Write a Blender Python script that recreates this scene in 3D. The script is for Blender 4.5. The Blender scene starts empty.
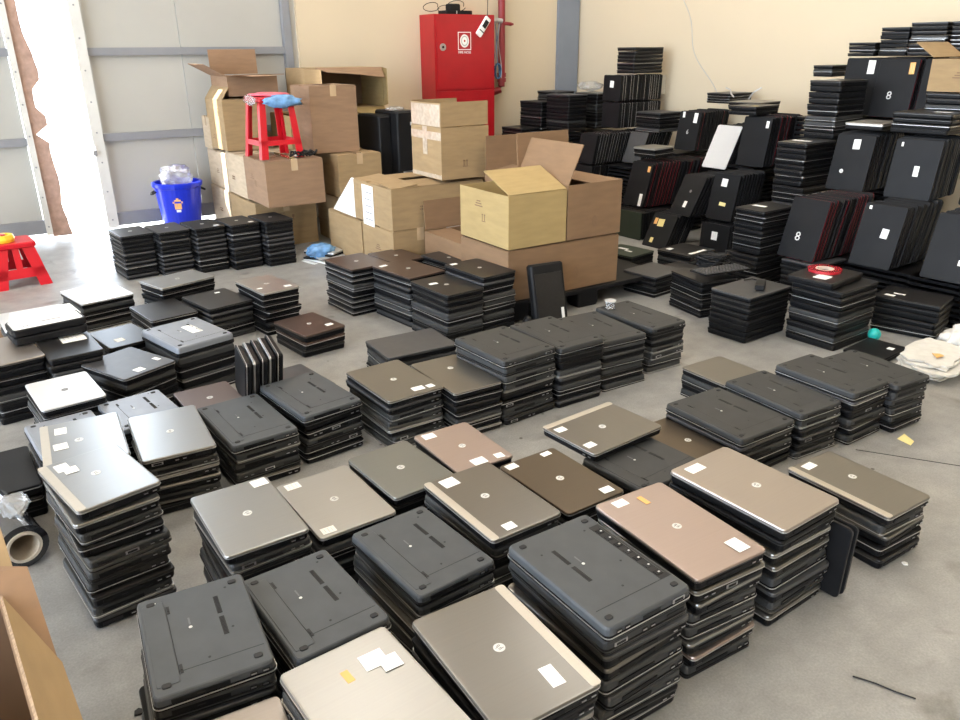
import bpy, bmesh, math, random
from mathutils import Matrix, Vector, Euler, noise
import numpy as np
random.seed(7)
R = math.radians
SC = bpy.context.scene
COL = SC.collection

# ---------------------------------------------------------------- camera, world, lights, exposure
cam_d = bpy.data.cameras.new('camera'); cam = bpy.data.objects.new('camera', cam_d); COL.objects.link(cam)
F, PITCH, ROLL, TH, CH = 777.83, 0.37973, -0.009025, 0.569305, 1.45
cam_d.sensor_width = 36; cam_d.lens = 36 * F / 960; cam_d.clip_start = .02; cam_d.clip_end = 300
cp, sp = math.cos(PITCH), math.sin(PITCH); cr, sr = math.cos(ROLL), math.sin(ROLL)
r0 = Vector((1, 0, 0)); f0 = Vector((0, cp, -sp)); u0 = Vector((0, sp, cp))
rz = Matrix.Rotation(-TH, 3, 'Z')
r_, u_, f_ = rz @ (cr * r0 + sr * u0), rz @ (-sr * r0 + cr * u0), rz @ f0
cm = Matrix((r_, u_, -f_)).transposed().to_4x4(); cm.translation = (0, 0, CH)
cam.matrix_world = cm
SC.camera = cam
SC.view_settings.view_transform = 'Standard'; SC.view_settings.look = 'None'
SC.view_settings.gamma = 1; SC.view_settings.use_curve_mapping = False
SC.view_settings.exposure = -0.04
SC.cycles.use_denoising = True

W = bpy.data.worlds.new('world'); SC.world = W; W.use_nodes = True
bg = W.node_tree.nodes['Background']; bg.inputs[0].default_value = (0.76, 0.87, 1.0, 1); bg.inputs[1].default_value = 10.0

def area(name, loc, size, sizey, power, col, rot=(0, 0, 0)):
    d = bpy.data.lights.new(name, 'AREA'); d.shape = 'RECTANGLE'; d.size = size; d.size_y = sizey
    d.energy = power; d.color = col
    o = bpy.data.objects.new(name, d); o.location = loc; o.rotation_euler = rot; COL.objects.link(o); return o
LAMP = 0.40
for lx, ly, lw, ll, lp in ((2.1, 5.5, .5, 1.6, 130), (4.6, 5.2, .5, 1.6, 130), (0.2, 2.4, .5, 1.6, 120), (3.6, 1.8, .5, 1.6, 190), (1.6, -1.8, .5, 1.6, 90), (4.6, -2.2, .5, 1.6, 70)):
    area('ceiling_lamp', (lx, ly, 5.3), lw, ll, lp * LAMP, (1.0, .97, .92))
sun_d = bpy.data.lights.new('sun', 'SUN'); sun_d.energy = 26; sun_d.angle = R(1.0); sun_d.color = (1, .97, .92)
sun = bpy.data.objects.new('sun', sun_d); COL.objects.link(sun)
sun.rotation_euler = Vector((.75, -.36, -.92)).to_track_quat('-Z', 'Y').to_euler()

# ---------------------------------------------------------------- materials
def mat(name, col, rough=.6, metal=0, noise_amt=0, scale=20, bump=0, coat=0, stretch=None, trans=0, alpha=1, col2=None, spec=None):
    m = bpy.data.materials.new(name); m.use_nodes = True; nt = m.node_tree; b = nt.nodes['Principled BSDF']
    b.inputs['Base Color'].default_value = (*col, 1); b.inputs['Roughness'].default_value = rough
    b.inputs['Metallic'].default_value = metal; b.inputs['Coat Weight'].default_value = coat
    b.inputs['Transmission Weight'].default_value = trans; b.inputs['Alpha'].default_value = alpha
    if spec is not None: b.inputs['Specular IOR Level'].default_value = spec
    if noise_amt or bump:
        tc = nt.nodes.new('ShaderNodeTexCoord'); mp = nt.nodes.new('ShaderNodeMapping'); nz = nt.nodes.new('ShaderNodeTexNoise')
        nz.inputs['Scale'].default_value = scale; nz.inputs['Detail'].default_value = 5
        if stretch: mp.inputs['Scale'].default_value = stretch
        nt.links.new(tc.outputs['Object'], mp.inputs[0]); nt.links.new(mp.outputs[0], nz.inputs['Vector'])
        if noise_amt:
            cr_ = nt.nodes.new('ShaderNodeValToRGB'); e = cr_.color_ramp.elements
            c2 = col2 or tuple(min(1, c * (1 + noise_amt)) for c in col)
            c1 = tuple(c * (1 - noise_amt) for c in col)
            e[0].position = .3; e[1].position = .7; e[0].color = (*c1, 1); e[1].color = (*c2, 1)
            nt.links.new(nz.outputs[0], cr_.inputs[0]); nt.links.new(cr_.outputs[0], b.inputs['Base Color'])
        if bump:
            bp = nt.nodes.new('ShaderNodeBump'); bp.inputs['Strength'].default_value = bump; bp.inputs['Distance'].default_value = .002
            nt.links.new(nz.outputs[0], bp.inputs['Height']); nt.links.new(bp.outputs[0], b.inputs['Normal'])
    return m
M = {}
def brushed(name, col, rough=.30, metal=.85):
    M[name] = mat(name, col, rough, metal, .02, 3, 0, stretch=(1, 60, 1))
brushed('silver', (0.31, 0.31, 0.305)); brushed('taupe', (0.205, 0.195, 0.18)); brushed('champagne', (0.37, 0.33, 0.3), .36)
brushed('rose', (0.39, 0.315, 0.285), .40); brushed('pinkgrey', (0.33, 0.29, 0.27)); brushed('greygreen', (0.2, 0.205, 0.195), .4)
brushed('pale', (0.38, 0.37, 0.35), .36); brushed('bronze', (0.12, 0.095, 0.07), .38); brushed('brown', (.085, .055, .045), .35, .5)
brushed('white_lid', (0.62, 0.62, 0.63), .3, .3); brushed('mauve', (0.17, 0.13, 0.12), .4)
brushed('strip', (.50, .46, .40), .42, .6); M['chrome'] = mat('chrome', (.62, .62, .62), .32, .8)
M['trim_dark'] = mat('trim_dark', (.07, .07, .07), .3, .6)
M['dark_lid'] = mat('dark_lid', (.017, .016, .016), .34, 0, .15, 60, spec=.28)
M['satin_black'] = mat('satin_black', (.010, .010, .011), .45, 0, .15, 9, spec=.16)
M['grey_lid'] = mat('grey_lid', (.06, .06, .063), .42, .2, .1, 30)
M['base'] = mat('base', (.007, .007, .008), .40, 0, .2, 30, spec=.16)
M['under'] = mat('under', (.056, .061, .067), .50, 0, .10, 14, .05, spec=.4)
M['under_dark'] = mat('under_dark', (.036, .037, .038), .52, 0, .12, 14, .05, spec=.35)
M['under_light'] = mat('under_light', (.22, .235, .265), .42, .2, .08, 14)
M['rubber'] = mat('rubber', (.012, .012, .013), .7)
M['black_hole'] = mat('black_hole', (.006, .006, .007), .6)
M['metal_bit'] = mat('metal_bit', (.6, .6, .62), .3, .9)
M['white_paper'] = mat('white_paper', (.82, .82, .80), .7)
M['ink'] = mat('ink', (.12, .12, .13), .7); M['faint_ink'] = mat('faint_ink', (.55, .55, .55), .7)
M['logo'] = mat('logo', (.62, .62, .60), .4, .1); M['logo_ink'] = mat('logo_ink', (.20, .20, .20), .5)
M['yellow_paper'] = mat('yellow_paper', (.78, .66, .28), .8)
M['orange_paper'] = mat('orange_paper', (.78, .42, .14), .7)
M['red_edge'] = mat('red_edge', (.30, .02, .03), .35)
M['card'] = mat('card', (0.26, 0.16, 0.095), .85, 0, .10, 7, .15, stretch=(1, 1, 5))
M['card_in'] = mat('card_in', (0.22, 0.145, 0.095), .9, 0, .08, 7)
M['card_tan'] = mat('card_tan', (0.315, 0.215, 0.11), .85, 0, .10, 7, .15, stretch=(1, 1, 5))
M['card_pale'] = mat('card_pale', (0.47, 0.37, 0.26), .85, 0, .10, 8, .15, stretch=(1, 1, 5))
M['card_yellow'] = mat('card_yellow', (.37, .265, .115), .85, 0, .08, 7, .12, stretch=(1, 1, 5))
M['card_orange'] = mat('card_orange', (0.215, 0.128, 0.068), .85, 0, .08, 7, .12, stretch=(1, 1, 5))
M['card_edge'] = mat('card_edge', (.30, .20, .12), .9, 0, .35, 160, .6, stretch=(1, 1, .05))
M['print'] = mat('print', (.20, .12, .07), .9)
M['tape'] = mat('tape', (.50, .36, .22), .12, 0, .1, 10, .3, coat=1)
M['clear_tape'] = mat('clear_tape', (.50, .41, .31), .10, 0, .15, 40, 1.0, coat=1)
M['red_paint'] = mat('red_paint', (.38, .008, .014), .28, 0, .06, 8)
M['red_pipe'] = mat('red_pipe', (.25, .02, .025), .4)
M['red_plastic'] = mat('red_plastic', (.55, .008, .02), .32, 0, .05, 8)
M['red_tape'] = mat('red_tape', (.42, .02, .03), .2, coat=1)
M['pink_plastic'] = mat('pink_plastic', (.75, .14, .20), .4)
M['yellow_plastic'] = mat('yellow_plastic', (.85, .60, .04), .35)
M['blue_plastic'] = mat('blue_plastic', (.010, .030, .56), .30, 0, .05, 4)
M['blue_film'] = mat('blue_film', (.16, .34, .62), .25, 0, .5, 14, 1.0)
M['film'] = mat('film', (.70, .71, .72), .12, 0, .15, 30, .8, trans=.6, alpha=.6)
M['foam'] = mat('foam', (.62, .60, .56), .6, 0, .08, 30, .5)
M['steel_grey'] = mat('steel_grey', (.235, .245, .27), .45, .1, .06, 6)
M['door_panel'] = mat('door_panel', (.40, .395, .37), .55, 0, .05, 1.6)
M['jamb'] = mat('jamb', (.60, .60, .58), .5, 0, .06, 6)
M['insul'] = mat('insul', (.40, .27, .22), .95, 0, .18, 22, .8)
M['blue_col'] = mat('blue_col', (.20, .225, .27), .5, 0, .05, 4)
M['teal'] = mat('teal', (.02, .50, .46), .35)
M['green_lid'] = mat('green_lid', (.030, .040, .028), .45, spec=.25)
M['cable'] = mat('cable', (.010, .010, .011), .45, spec=.25)
M['grey_box'] = mat('grey_box', (.55, .52, .45), .5)
M['grey_cable'] = mat('grey_cable', (.45, .45, .45), .5)
M['core_card'] = mat('core_card', (.62, .54, .43), .8, 0, .1, 20)
M['film_black'] = mat('film_black', (.02, .02, .024), .12, 0, .3, 18, .8, coat=1)
M['pavement'] = mat('pavement', (.80, .78, .74), .9)

def wall_mat(name, c):
    m = mat(name, c, .8, 0, .025, 1.1, .04); return m
M['wall'] = wall_mat('wall', (.60, .505, .365))
def floor_material():
    m = bpy.data.materials.new('concrete_floor'); m.use_nodes = True; nt = m.node_tree; N = nt.nodes; L = nt.links; b = N['Principled BSDF']
    tc = N.new('ShaderNodeTexCoord')
    def nz(scale, det=6, rough=.55, dist=0):
        n = N.new('ShaderNodeTexNoise'); n.inputs['Scale'].default_value = scale; n.inputs['Detail'].default_value = det
        n.inputs['Roughness'].default_value = rough; n.inputs['Distortion'].default_value = dist; L.new(tc.outputs['Object'], n.inputs['Vector']); return n
    def ramp(src, stops):
        r = N.new('ShaderNodeValToRGB'); e = r.color_ramp.elements
        while len(e) < len(stops): e.new(.5)
        for i, (p, c) in enumerate(stops): e[i].position = p; e[i].color = (*c, 1)
        L.new(src, r.inputs[0]); return r
    def mix(f, a, bb, t='MIX'):
        x = N.new('ShaderNodeMix'); x.data_type = 'RGBA'; x.blend_type = t
        if isinstance(f, float): x.inputs[0].default_value = f
        else: L.new(f, x.inputs[0])
        L.new(a, x.inputs[6]); L.new(bb, x.inputs[7]); return x.outputs[2]
    base = ramp(nz(1.3).outputs[0], [(.3, (.245, .240, .230)), (.7, (.325, .318, .305))])
    mid = ramp(nz(9, 8, .65).outputs[0], [(.3, (.80, .80, .80)), (.7, (1.12, 1.12, 1.12))])
    c = mix(1.0, base.outputs[0], mid.outputs[0], 'MULTIPLY')
    fine = ramp(nz(160, 3).outputs[0], [(.3, (.86, .86, .86)), (.7, (1.1, 1.1, 1.1))])
    c = mix(1.0, c, fine.outputs[0], 'MULTIPLY')
    st = ramp(nz(5.2, 3, .5, .6).outputs[0], [(.62, (1, 1, 1)), (.74, (.60, .58, .55))])
    c = mix(1.0, c, st.outputs[0], 'MULTIPLY')
    vor = N.new('ShaderNodeTexVoronoi'); vor.inputs['Scale'].default_value = 7; vor.inputs['Randomness'].default_value = 1; L.new(tc.outputs['Object'], vor.inputs['Vector'])
    sp_ = ramp(vor.outputs['Distance'], [(.035, (.25, .22, .2)), (.06, (1, 1, 1))])
    c = mix(1.0, c, sp_.outputs[0], 'MULTIPLY')
    L.new(c, b.inputs['Base Color'])
    rr = ramp(nz(2.3).outputs[0], [(.3, (.30, .30, .30)), (.7, (.52, .52, .52))]); L.new(rr.outputs[0], b.inputs['Roughness'])
    bp = N.new('ShaderNodeBump'); bp.inputs['Strength'].default_value = .15; bp.inputs['Distance'].default_value = .004
    L.new(nz(40, 6).outputs[0], bp.inputs['Height']); L.new(bp.outputs[0], b.inputs['Normal'])
    return m
M['floor'] = floor_material()

# ---------------------------------------------------------------- mesh helpers
class MB:
    def __init__(s): s.v = []; s.f = []; s.mi = []; s.mats = []
    def m(s, name):
        if name not in s.mats: s.mats.append(name)
        return s.mats.index(name)
    def add(s, vs, fs, mt):
        o = len(s.v); s.v += [tuple(v) for v in vs]; k = s.m(mt)
        for f in fs: s.f.append([i + o for i in f]); s.mi.append(k)
    def box(s, x0, x1, y0, y1, z0, z1, mt, T=None):
        vs = [Vector((x, y, z)) for z in (z0, z1) for x, y in ((x0, y0), (x1, y0), (x1, y1), (x0, y1))]
        if T is not None: vs = [T @ v for v in vs]
        s.add(vs, [(3, 2, 1, 0), (4, 5, 6, 7), (0, 1, 5, 4), (1, 2, 6, 5), (2, 3, 7, 6), (3, 0, 4, 7)], mt)
    def loft(s, rings, mt, cap0=True, cap1=True, T=None):
        n = len(rings[0]); vs = [Vector(p) for r in rings for p in r]
        if T is not None: vs = [T @ v for v in vs]
        fs = [(i * n + j, i * n + (j + 1) % n, (i + 1) * n + (j + 1) % n, (i + 1) * n + j) for i in range(len(rings) - 1) for j in range(n)]
        if cap0: fs.append(tuple(range(n - 1, -1, -1)))
        if cap1: k = (len(rings) - 1) * n; fs.append(tuple(range(k, k + n)))
        s.add(vs, fs, mt)
    def slab(s, w, d, r, prof, mt, cx=0, cy=0, T=None, seg=3):
        rings = []
        for ins, z in prof: rings.append([(cx + x, cy + y, z) for x, y in rr(w - 2 * ins, d - 2 * ins, max(r - ins, .0005), seg)])
        s.loft(rings, mt, T=T)
    def disc(s, x, y, z0, z1, rad, mt, n=12, sx=1, T=None):
        s.loft([[(x + sx * rad * math.cos(a * 2 * math.pi / n), y + rad * math.sin(a * 2 * math.pi / n), z) for a in range(n)] for z in (z0, z1)], mt, T=T)
    def tube(s, pts, rad, mt, n=6, closed=False):
        rings = []; P = [Vector(p) for p in pts]
        for i, p in enumerate(P):
            t = (P[min(i + 1, len(P) - 1)] - P[max(i - 1, 0)]); t = t.normalized() if t.length > 1e-9 else Vector((0, 0, 1))
            a = Vector((0, 0, 1)) if abs(t.z) < .9 else Vector((1, 0, 0)); u = t.cross(a).normalized(); w = t.cross(u)
            rad_i = rad[i] if isinstance(rad, (list, tuple)) else rad
            rings.append([p + rad_i * (math.cos(k * 2 * math.pi / n) * u + math.sin(k * 2 * math.pi / n) * w) for k in range(n)])
        s.loft(rings, mt)
    def poly_prism(s, pts, thick, mt, edge=None):
        # planar polygon (3D points) given thickness along its normal
        P = [Vector(p) for p in pts]; nrm = Vector((0, 0, 0))
        for i in range(len(P)): nrm += (P[i] - P[0]).cross(P[(i + 1) % len(P)] - P[0])
        nrm = nrm.normalized() * thick / 2; n = len(P)
        vs = [p - nrm for p in P] + [p + nrm for p in P]
        s.add(vs, [tuple(range(n - 1, -1, -1)), tuple(range(n, 2 * n))], mt)
        s.add(vs, [(i, (i + 1) % n, n + (i + 1) % n, n + i) for i in range(n)], edge or mt)
    def mesh(s, name):
        me = bpy.data.meshes.new(name); me.from_pydata(s.v, [], s.f); me.polygons.foreach_set('material_index', s.mi)
        for k in s.mats: me.materials.append(M[k])
        me.update(); return me
    def build(s, name, parent=None, mw=None, smooth=False):
        return put(name, s.mesh(name), parent, mw, smooth)
def rr(w, d, r, seg=3):
    out = []
    for cx, cy, a0 in ((w / 2 - r, d / 2 - r, 0), (-w / 2 + r, d / 2 - r, 90), (-w / 2 + r, -d / 2 + r, 180), (w / 2 - r, -d / 2 + r, 270)):
        for k in range(seg + 1):
            a = R(a0 + 90 * k / seg); out.append((cx + r * math.cos(a), cy + r * math.sin(a)))
    return out
def put(name, me, parent=None, mw=None, smooth=False):
    if smooth:
        for p in me.polygons: p.use_smooth = True
    o = bpy.data.objects.new(name, me); COL.objects.link(o)
    if parent is not None: o.parent = parent
    if mw is not None: o.matrix_local = mw
    return o
def tag(o, label=None, cat=None, group=None, kind=None):
    for k, v in (('label', label), ('category', cat), ('group', group), ('kind', kind)):
        if v: o[k] = v
    return o
def thing(name, label, cat, mw=None, group=None):
    o = bpy.data.objects.new(name, None); COL.objects.link(o); o.empty_display_size = .05
    if mw is not None: o.matrix_world = mw
    return tag(o, label, cat, group)
def at(x, y, z, yaw=0): return Matrix.Translation((x, y, z)) @ Matrix.Rotation(R(yaw), 4, 'Z')
def struct(mb, name, parent=None, mw=None):
    o = mb.build(name, parent, mw)
    if parent is None: o['kind'] = 'structure'
    return o
def text_mesh(txt, size, mt, outline=False):
    c = bpy.data.curves.new('glyph', 'FONT'); c.body = txt; c.size = size; c.align_x = 'CENTER'; c.align_y = 'CENTER'; c.extrude = .0003
    c.resolution_u = 2
    o = bpy.data.objects.new('glyph', c); COL.objects.link(o); dg = bpy.context.evaluated_depsgraph_get()
    me = bpy.data.meshes.new_from_object(o.evaluated_get(dg)); bpy.data.objects.remove(o)
    me.materials.clear(); me.materials.append(M[mt]); me.name = 'glyph'; return me

# ---------------------------------------------------------------- the setting
YW, XW = 7.33, 6.03
b = MB(); b.box(-5, XW, -7, YW + .0, -.2, 0, 'floor'); fl_ = struct(b, 'floor')
b = MB(); T = Matrix.Translation((2.685, 1.419, 0)) @ Matrix.Rotation(R(-54.6), 4, 'Z'); b.box(-.05, 1.8, -.0025, .0025, 0, .0008, 'rubber', T); q_ = b.build('joint', fl_)
b = MB(); b.box(-30, 30, YW + .01, 45, -.25, -.02, 'pavement'); b.box(-30, -5.01, -45, YW + .01, -.25, -.02, 'pavement'); struct(b, 'ground_outside')
b = MB(); b.box(XW, XW + .25, -7, YW + .25, 0, 5.6, 'wall'); wr = struct(b, 'wall_right')
b = MB(); b.box(2.76, XW, YW, YW + .25, 0, 5.6, 'wall'); b.box(-7, 2.76, YW, YW + .25, 4.2, 5.6, 'wall'); b.box(-7, -4.2, YW, YW + .25, 0, 4.2, 'wall')

wl = struct(b, 'wall_left')
b = MB(); b.box(-7, XW + .25, -7, YW + .25, 5.6, 5.8, 'wall'); struct(b, 'ceiling')
b = MB(); b.box(-7.2, XW + .25, -7.2, -7, 0, 5.8, 'wall'); struct(b, 'wall_back')
b = MB(); b.box(-5.0, -4.8, -7, -5, 0, 5.8, 'wall'); b.box(-5.0, -4.8, 6.2, YW + .25, 0, 5.8, 'wall'); b.box(-5.0, -4.8, -5, 6.2, 4.8, 5.8, 'wall'); struct(b, 'wall_front')
# sliding doors
def door(name, x0, x1, seams, jamb_at):
    e = bpy.data.objects.new(name, None); COL.objects.link(e); e['kind'] = 'structure'
    rails = [(.06, .17), (.765, .825), (1.43, 1.49), (2.6, 2.66), (4.1, 4.2)]
    zs = [.17, .825, 1.49, 2.66, 4.1]; zt = [.765, 1.43, 2.6, 4.1]
    xs = [x0] + seams + [x1]
    for i in range(len(xs) - 1):
        for j in range(4):
            b = MB(); b.box(xs[i] + .003, xs[i + 1] - .003, YW + .03, YW + .07, zs[j], zt[j], 'door_panel'); b.build('panel', e)
    for z0, z1 in rails:
        b = MB(); b.box(x0, x1, YW - .01, YW + .07, z0, z1, 'steel_grey'); b.build('rail', e)
    j0, j1 = jamb_at
    b = MB(); b.box(j0, j1, YW - .035, YW + .02, .05, 4.2, 'jamb'); b.build('jamb', e)
    for z in [.12 + .24 * k for k in range(14)]:
        b = MB(); T = Matrix.Translation(((j0 + j1) / 2, YW - .035, z)) @ Matrix.Rotation(R(90), 4, 'X'); b.disc(0, 0, 0, .004, .007, 'steel_grey', 8, T=T); b.build('bolt', e)
    return e
dl = door('door_1', -4.2, .43, [-2.6, -1.2], (.43, .475))
dr = door('door_2', .97, 2.62, [1.72], (.90, .985))
b = MB(); b.box(2.62, 2.69, YW - .03, YW + .07, .05, 4.2, 'steel_grey'); b.build('end_post', dr)
b = MB(); b.box(2.69, 2.745, YW, YW + .06, 0, 4.2, 'door_panel'); b.build('infill_strip', dr)
# torn brown insulation along the left leaf's edge
b = MB(); N = 60; pl = []; pr_ = []
for k in range(N + 1):
    z = .03 + 4.1 * k / N
    w = .125 + .022 * noise.noise(Vector((z * 3.3, 1.7, 0))) * 2 + .008 * noise.noise(Vector((z * 14, .7, 0)))
    if 1.02 < z < 1.20: w *= .55
    if .80 < z < .86: w = .03
    if z > 1.45: w *= max(.35, 1 - (z - 1.45) * .9)
    pl.append((.475, z)); pr_.append((.475 + w, z))
for k in range(N):
    (xa, za), (xb, zb) = pl[k], pr_[k]; (xc, zc), (xd, zd) = pl[k + 1], pr_[k + 1]
    b.add([(xa, YW - .01, za), (xb, YW - .01, zb), (xd, YW - .01, zd), (xc, YW - .01, zc), (xa, YW + .03, za), (xb, YW + .03, zb), (xd, YW + .03, zd), (xc, YW + .03, zc)],
          [(0, 1, 2, 3), (7, 6, 5, 4), (1, 5, 6, 2), (0, 4, 5, 1), (3, 2, 6, 7), (0, 3, 7, 4)], 'insul')
b.build('insulation_strip', dl)
# torn paper labels on the left leaf
b = MB(); T = Matrix.Translation((.185, YW + .022, 1.0)) @ Matrix.Rotation(R(-35), 4, 'Y'); b.box(-.035, .035, 0, .004, -.03, .03, 'white_paper', T); b.box(-.03, .03, -.002, 0, -.02, -.012, 'blue_plastic', T); b.box(-.03, .03, -.002, 0, .012, .02, 'ink', T)
b.build('paper_label', dl)
# padlock hanging on the right leaf jamb
b = MB(); b.box(.885, .915, YW - .06, YW - .036, .66, .70, 'steel_grey'); b.tube([(.89, YW - .05, .70), (.89, YW - .05, .74), (.90, YW - .05, .75), (.91, YW - .05, .74), (.91, YW - .05, .70)], .004, 'metal_bit')
tag(b.build('padlock'), 'small steel padlock hanging on the white jamb beside the bright gap', 'padlock')
b = MB(); b.box(5.725, 6.01, YW - .04, YW, 0, 5.6, 'blue_col'); struct(b, 'trim_1')
# white bars stand in for daylight leaking under the right leaf
b = MB()
for x0, x1 in ((.97, 1.22), (1.27, 1.45), (1.62, 1.80), (1.86, 2.6)): b.box(x0, x1, YW + .0, YW + .03, 0, .018, 'jamb')
struct(b, 'leak_light_bars')
# cracked cable down the right wall
b = MB(); pts = []
for k in range(26):
    t = k / 25; pts.append((XW - .004, 5.84 - .60 * t - .05 * math.sin(t * 9) , 1.95 - 1.0 * t ** .9))
b.tube([(XW - .004, 6.02, 2.6)] + pts, .0035, 'grey_cable', 5)
tag(b.build('wall_cable'), 'thin grey cable running slackly down the cream right wall', 'cable')
b = MB(); b.box(XW - .05, XW, 5.93, 6.05, 1.02, 1.20, 'grey_box'); b.box(XW - .056, XW - .05, 5.95, 6.03, 1.12, 1.17, 'white_paper'); b.box(XW - .056, XW - .05, 5.95, 6.03, 1.04, 1.08, 'steel_grey')
o = b.build('socket_box'); tag(o, 'small beige socket box on the right wall beside the tall black stack', 'socket')

# ---------------------------------------------------------------- laptops
cacheM = {}
def cm_(key, fn):
    if key not in cacheM: cacheM[key] = fn()
    return cacheM[key]
STRIPS = ('silver', 'taupe')
ORD = ['top', 'second', 'third', 'fourth', 'fifth', 'sixth', 'seventh', 'eighth', 'ninth', 'tenth', 'eleventh', 'twelfth', 'thirteenth', 'fourteenth', 'fifteenth', 'sixteenth', 'seventeenth', 'eighteenth', 'nineteenth', 'twentieth', 'twenty-first', 'twenty-second', 'twenty-third']
COLNAME = dict(silver='silver', taupe='taupe', champagne='champagne', rose='rose-gold', pinkgrey='pinkish grey', greygreen='grey', pale='pale silver', bronze='bronze-black',
               brown='dark brown', white_lid='whitish', mauve='mauve-brown', dark_lid='black', satin_black='black', grey_lid='dark grey', green_lid='dark green')
def base_mesh(w, d, t, mt):
    def f():
        b = MB(); b.slab(w, d, .016, [(.007, 0), (.0045, .05 * t), (.0022, .20 * t), (.0016, .60 * t)], mt)
        return b.mesh('base')
    return cm_(('base', w, d, t, mt), f)
def lid_mesh(w, d, t, mt):
    def f():
        b = MB(); z0 = .66 * t; b.slab(w, d, .014, [(.0035, .6 * t), (.0035, z0), (0, z0 + .0008), (0, .90 * t), (.0016, .985 * t), (.005, t)], mt, seg=4)
        return b.mesh('lid')
    return cm_(('lid', w, d, t, mt), f)
def trim_mesh(w, d, t, mt):
    def f():
        b = MB(); b.slab(w + .0012, d + .0012, .0145, [(0, .70 * t), (0, .785 * t)], mt, seg=4); return b.mesh('trim')
    return cm_(('trim', w, d, t, mt), f)
def logo_mesh(mt='logo', ink='ink', sx=1):
    def f():
        b = MB(); b.disc(0, 0, 0, .0006, .0125, mt, 20, sx)
        # slanted "hp" strokes reading along y
        def st(x0, y0, x1, y1, w=.0016):
            d = Vector((x1 - x0, y1 - y0, 0)); n = Vector((-d.y, d.x, 0)).normalized() * w / 2
            P = [Vector((x0, y0, .0006)) - n, Vector((x1, y1, .0006)) - n, Vector((x1, y1, .0006)) + n, Vector((x0, y0, .0006)) + n]
            P2 = [p + Vector((0, 0, .0003)) for p in P]
            b.add(P + P2, [(4, 5, 6, 7), (0, 1, 5, 4), (1, 2, 6, 5), (2, 3, 7, 6), (3, 0, 4, 7)], ink)
        st(-.004, -.0065, .0085, -.0035); st(.002, -.005, .003, -.0015); st(.003, -.0015, -.004, -.003)
        st(-.0085, .001, .004, .004); st(.004, .004, .003, .0072); st(.003, .0072, -.003, .0055); st(-.003, .0055, -.0035, .002)
        return b.mesh('logo')
    return cm_(('logo', mt, ink, sx), f)
def sticker_mesh(sx, sy, mt, lines):
    def f():
        b = MB(); b.box(-sx / 2, sx / 2, -sy / 2, sy / 2, 0, .0005, mt)
        for k in range(lines):
            x = -sx / 2 + sx * (k + 1) / (lines + 1); L_ = sy * (.38 if k % 2 else .28)
            b.box(x - .0008, x + .0008, -L_, L_, .0005, .0007, 'faint_ink')
        return b.mesh('sticker')
    return cm_(('st', sx, sy, mt, lines), f)
def foot_mesh():
    def f():
        b = MB(); b.slab(.018, .014, .005, [(0, 0), (0, .002), (.0015, .0028)], 'rubber'); return b.mesh('foot')
    return cm_('foot', f)
def vent_mesh(L_=.062, Wd=.011):
    def f():
        b = MB(); b.box(-Wd / 2, Wd / 2, -L_ / 2, L_ / 2, 0, .0004, 'black_hole')
        n = 14
        for k in range(n):
            y = -L_ / 2 + L_ * (k + .5) / n; b.box(-Wd / 2 + .001, Wd / 2 - .001, y - .0008, y + .0008, .0004, .0009, 'rubber')
        return b.mesh('vent')
    return cm_(('vent', L_, Wd), f)
def battery_mesh(w, d, mt, hs):
    # raised battery panel with seam groove and two sliding latches; z=0 is the underside's face, +z outward
    def f():
        b = MB(); x = hs * (w / 2 - .034)
        b.slab(.044, d - .060, .004, [(0, 0), (0, .0008), (.001, .0013)], mt, cx=x)
        xs = x - hs * .0235
        b.box(xs - .0007, xs + .0007, -d / 2 + .05, d / 2 - .05, 0, .0004, 'black_hole')
        for y in (-.3 * d, .3 * d): b.box(x - hs * .028 - .003, x - hs * .028 + .003, y - .013, y + .013, 0, .0008, 'black_hole'); b.box(x - hs * .028 - .002, x - hs * .028 + .002, y - .004, y + .004, .0008, .0016, 'rubber')
        return b.mesh('battery')
    return cm_(('bat', w, d, mt, hs), f)
def bay_mesh(w, d, hs):
    def f():
        b = MB(); x = hs * (w / 2 - .026)
        b.box(x - .015, x + .015, -.34 * d, .34 * d, 0, .0006, 'black_hole')
        for k in range(7):
            y = -.28 * d + .09 * d * k
            b.box(x - .012, x + .004, y - .008, y + .008, .0006, .002, 'rubber' if k % 2 else 'satin_black')
            b.box(x - .003, x + .002, y - .002, y + .002, .002, .0026, 'metal_bit')
        b.box(x + .006, x + .009, -.3 * d, .3 * d, .0006, .0016, 'under_dark')
        return b.mesh('battery_bay')
    return cm_(('bay', w, d, hs), f)
def seam_mesh(w, d, mt):
    def f():
        b = MB(); b.box(-w / 2 + .02, w / 2 - .012, -d / 2 + .058, -d / 2 + .0592, 0, .0004, 'black_hole')
        b.disc(-.02, .02, 0, .0006, .004, 'logo', 10); b.box(-.022, -.018, .028, .052, 0, .0005, 'ink')
        for x, y in ((-.08, .1), (.06, -.02), (.0, -.09), (.07, .12)): b.disc(x, y, 0, .0003, .003, 'black_hole', 8)
        return b.mesh('cover_seam')
    return cm_(('seam', w, d, mt), f)
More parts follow.
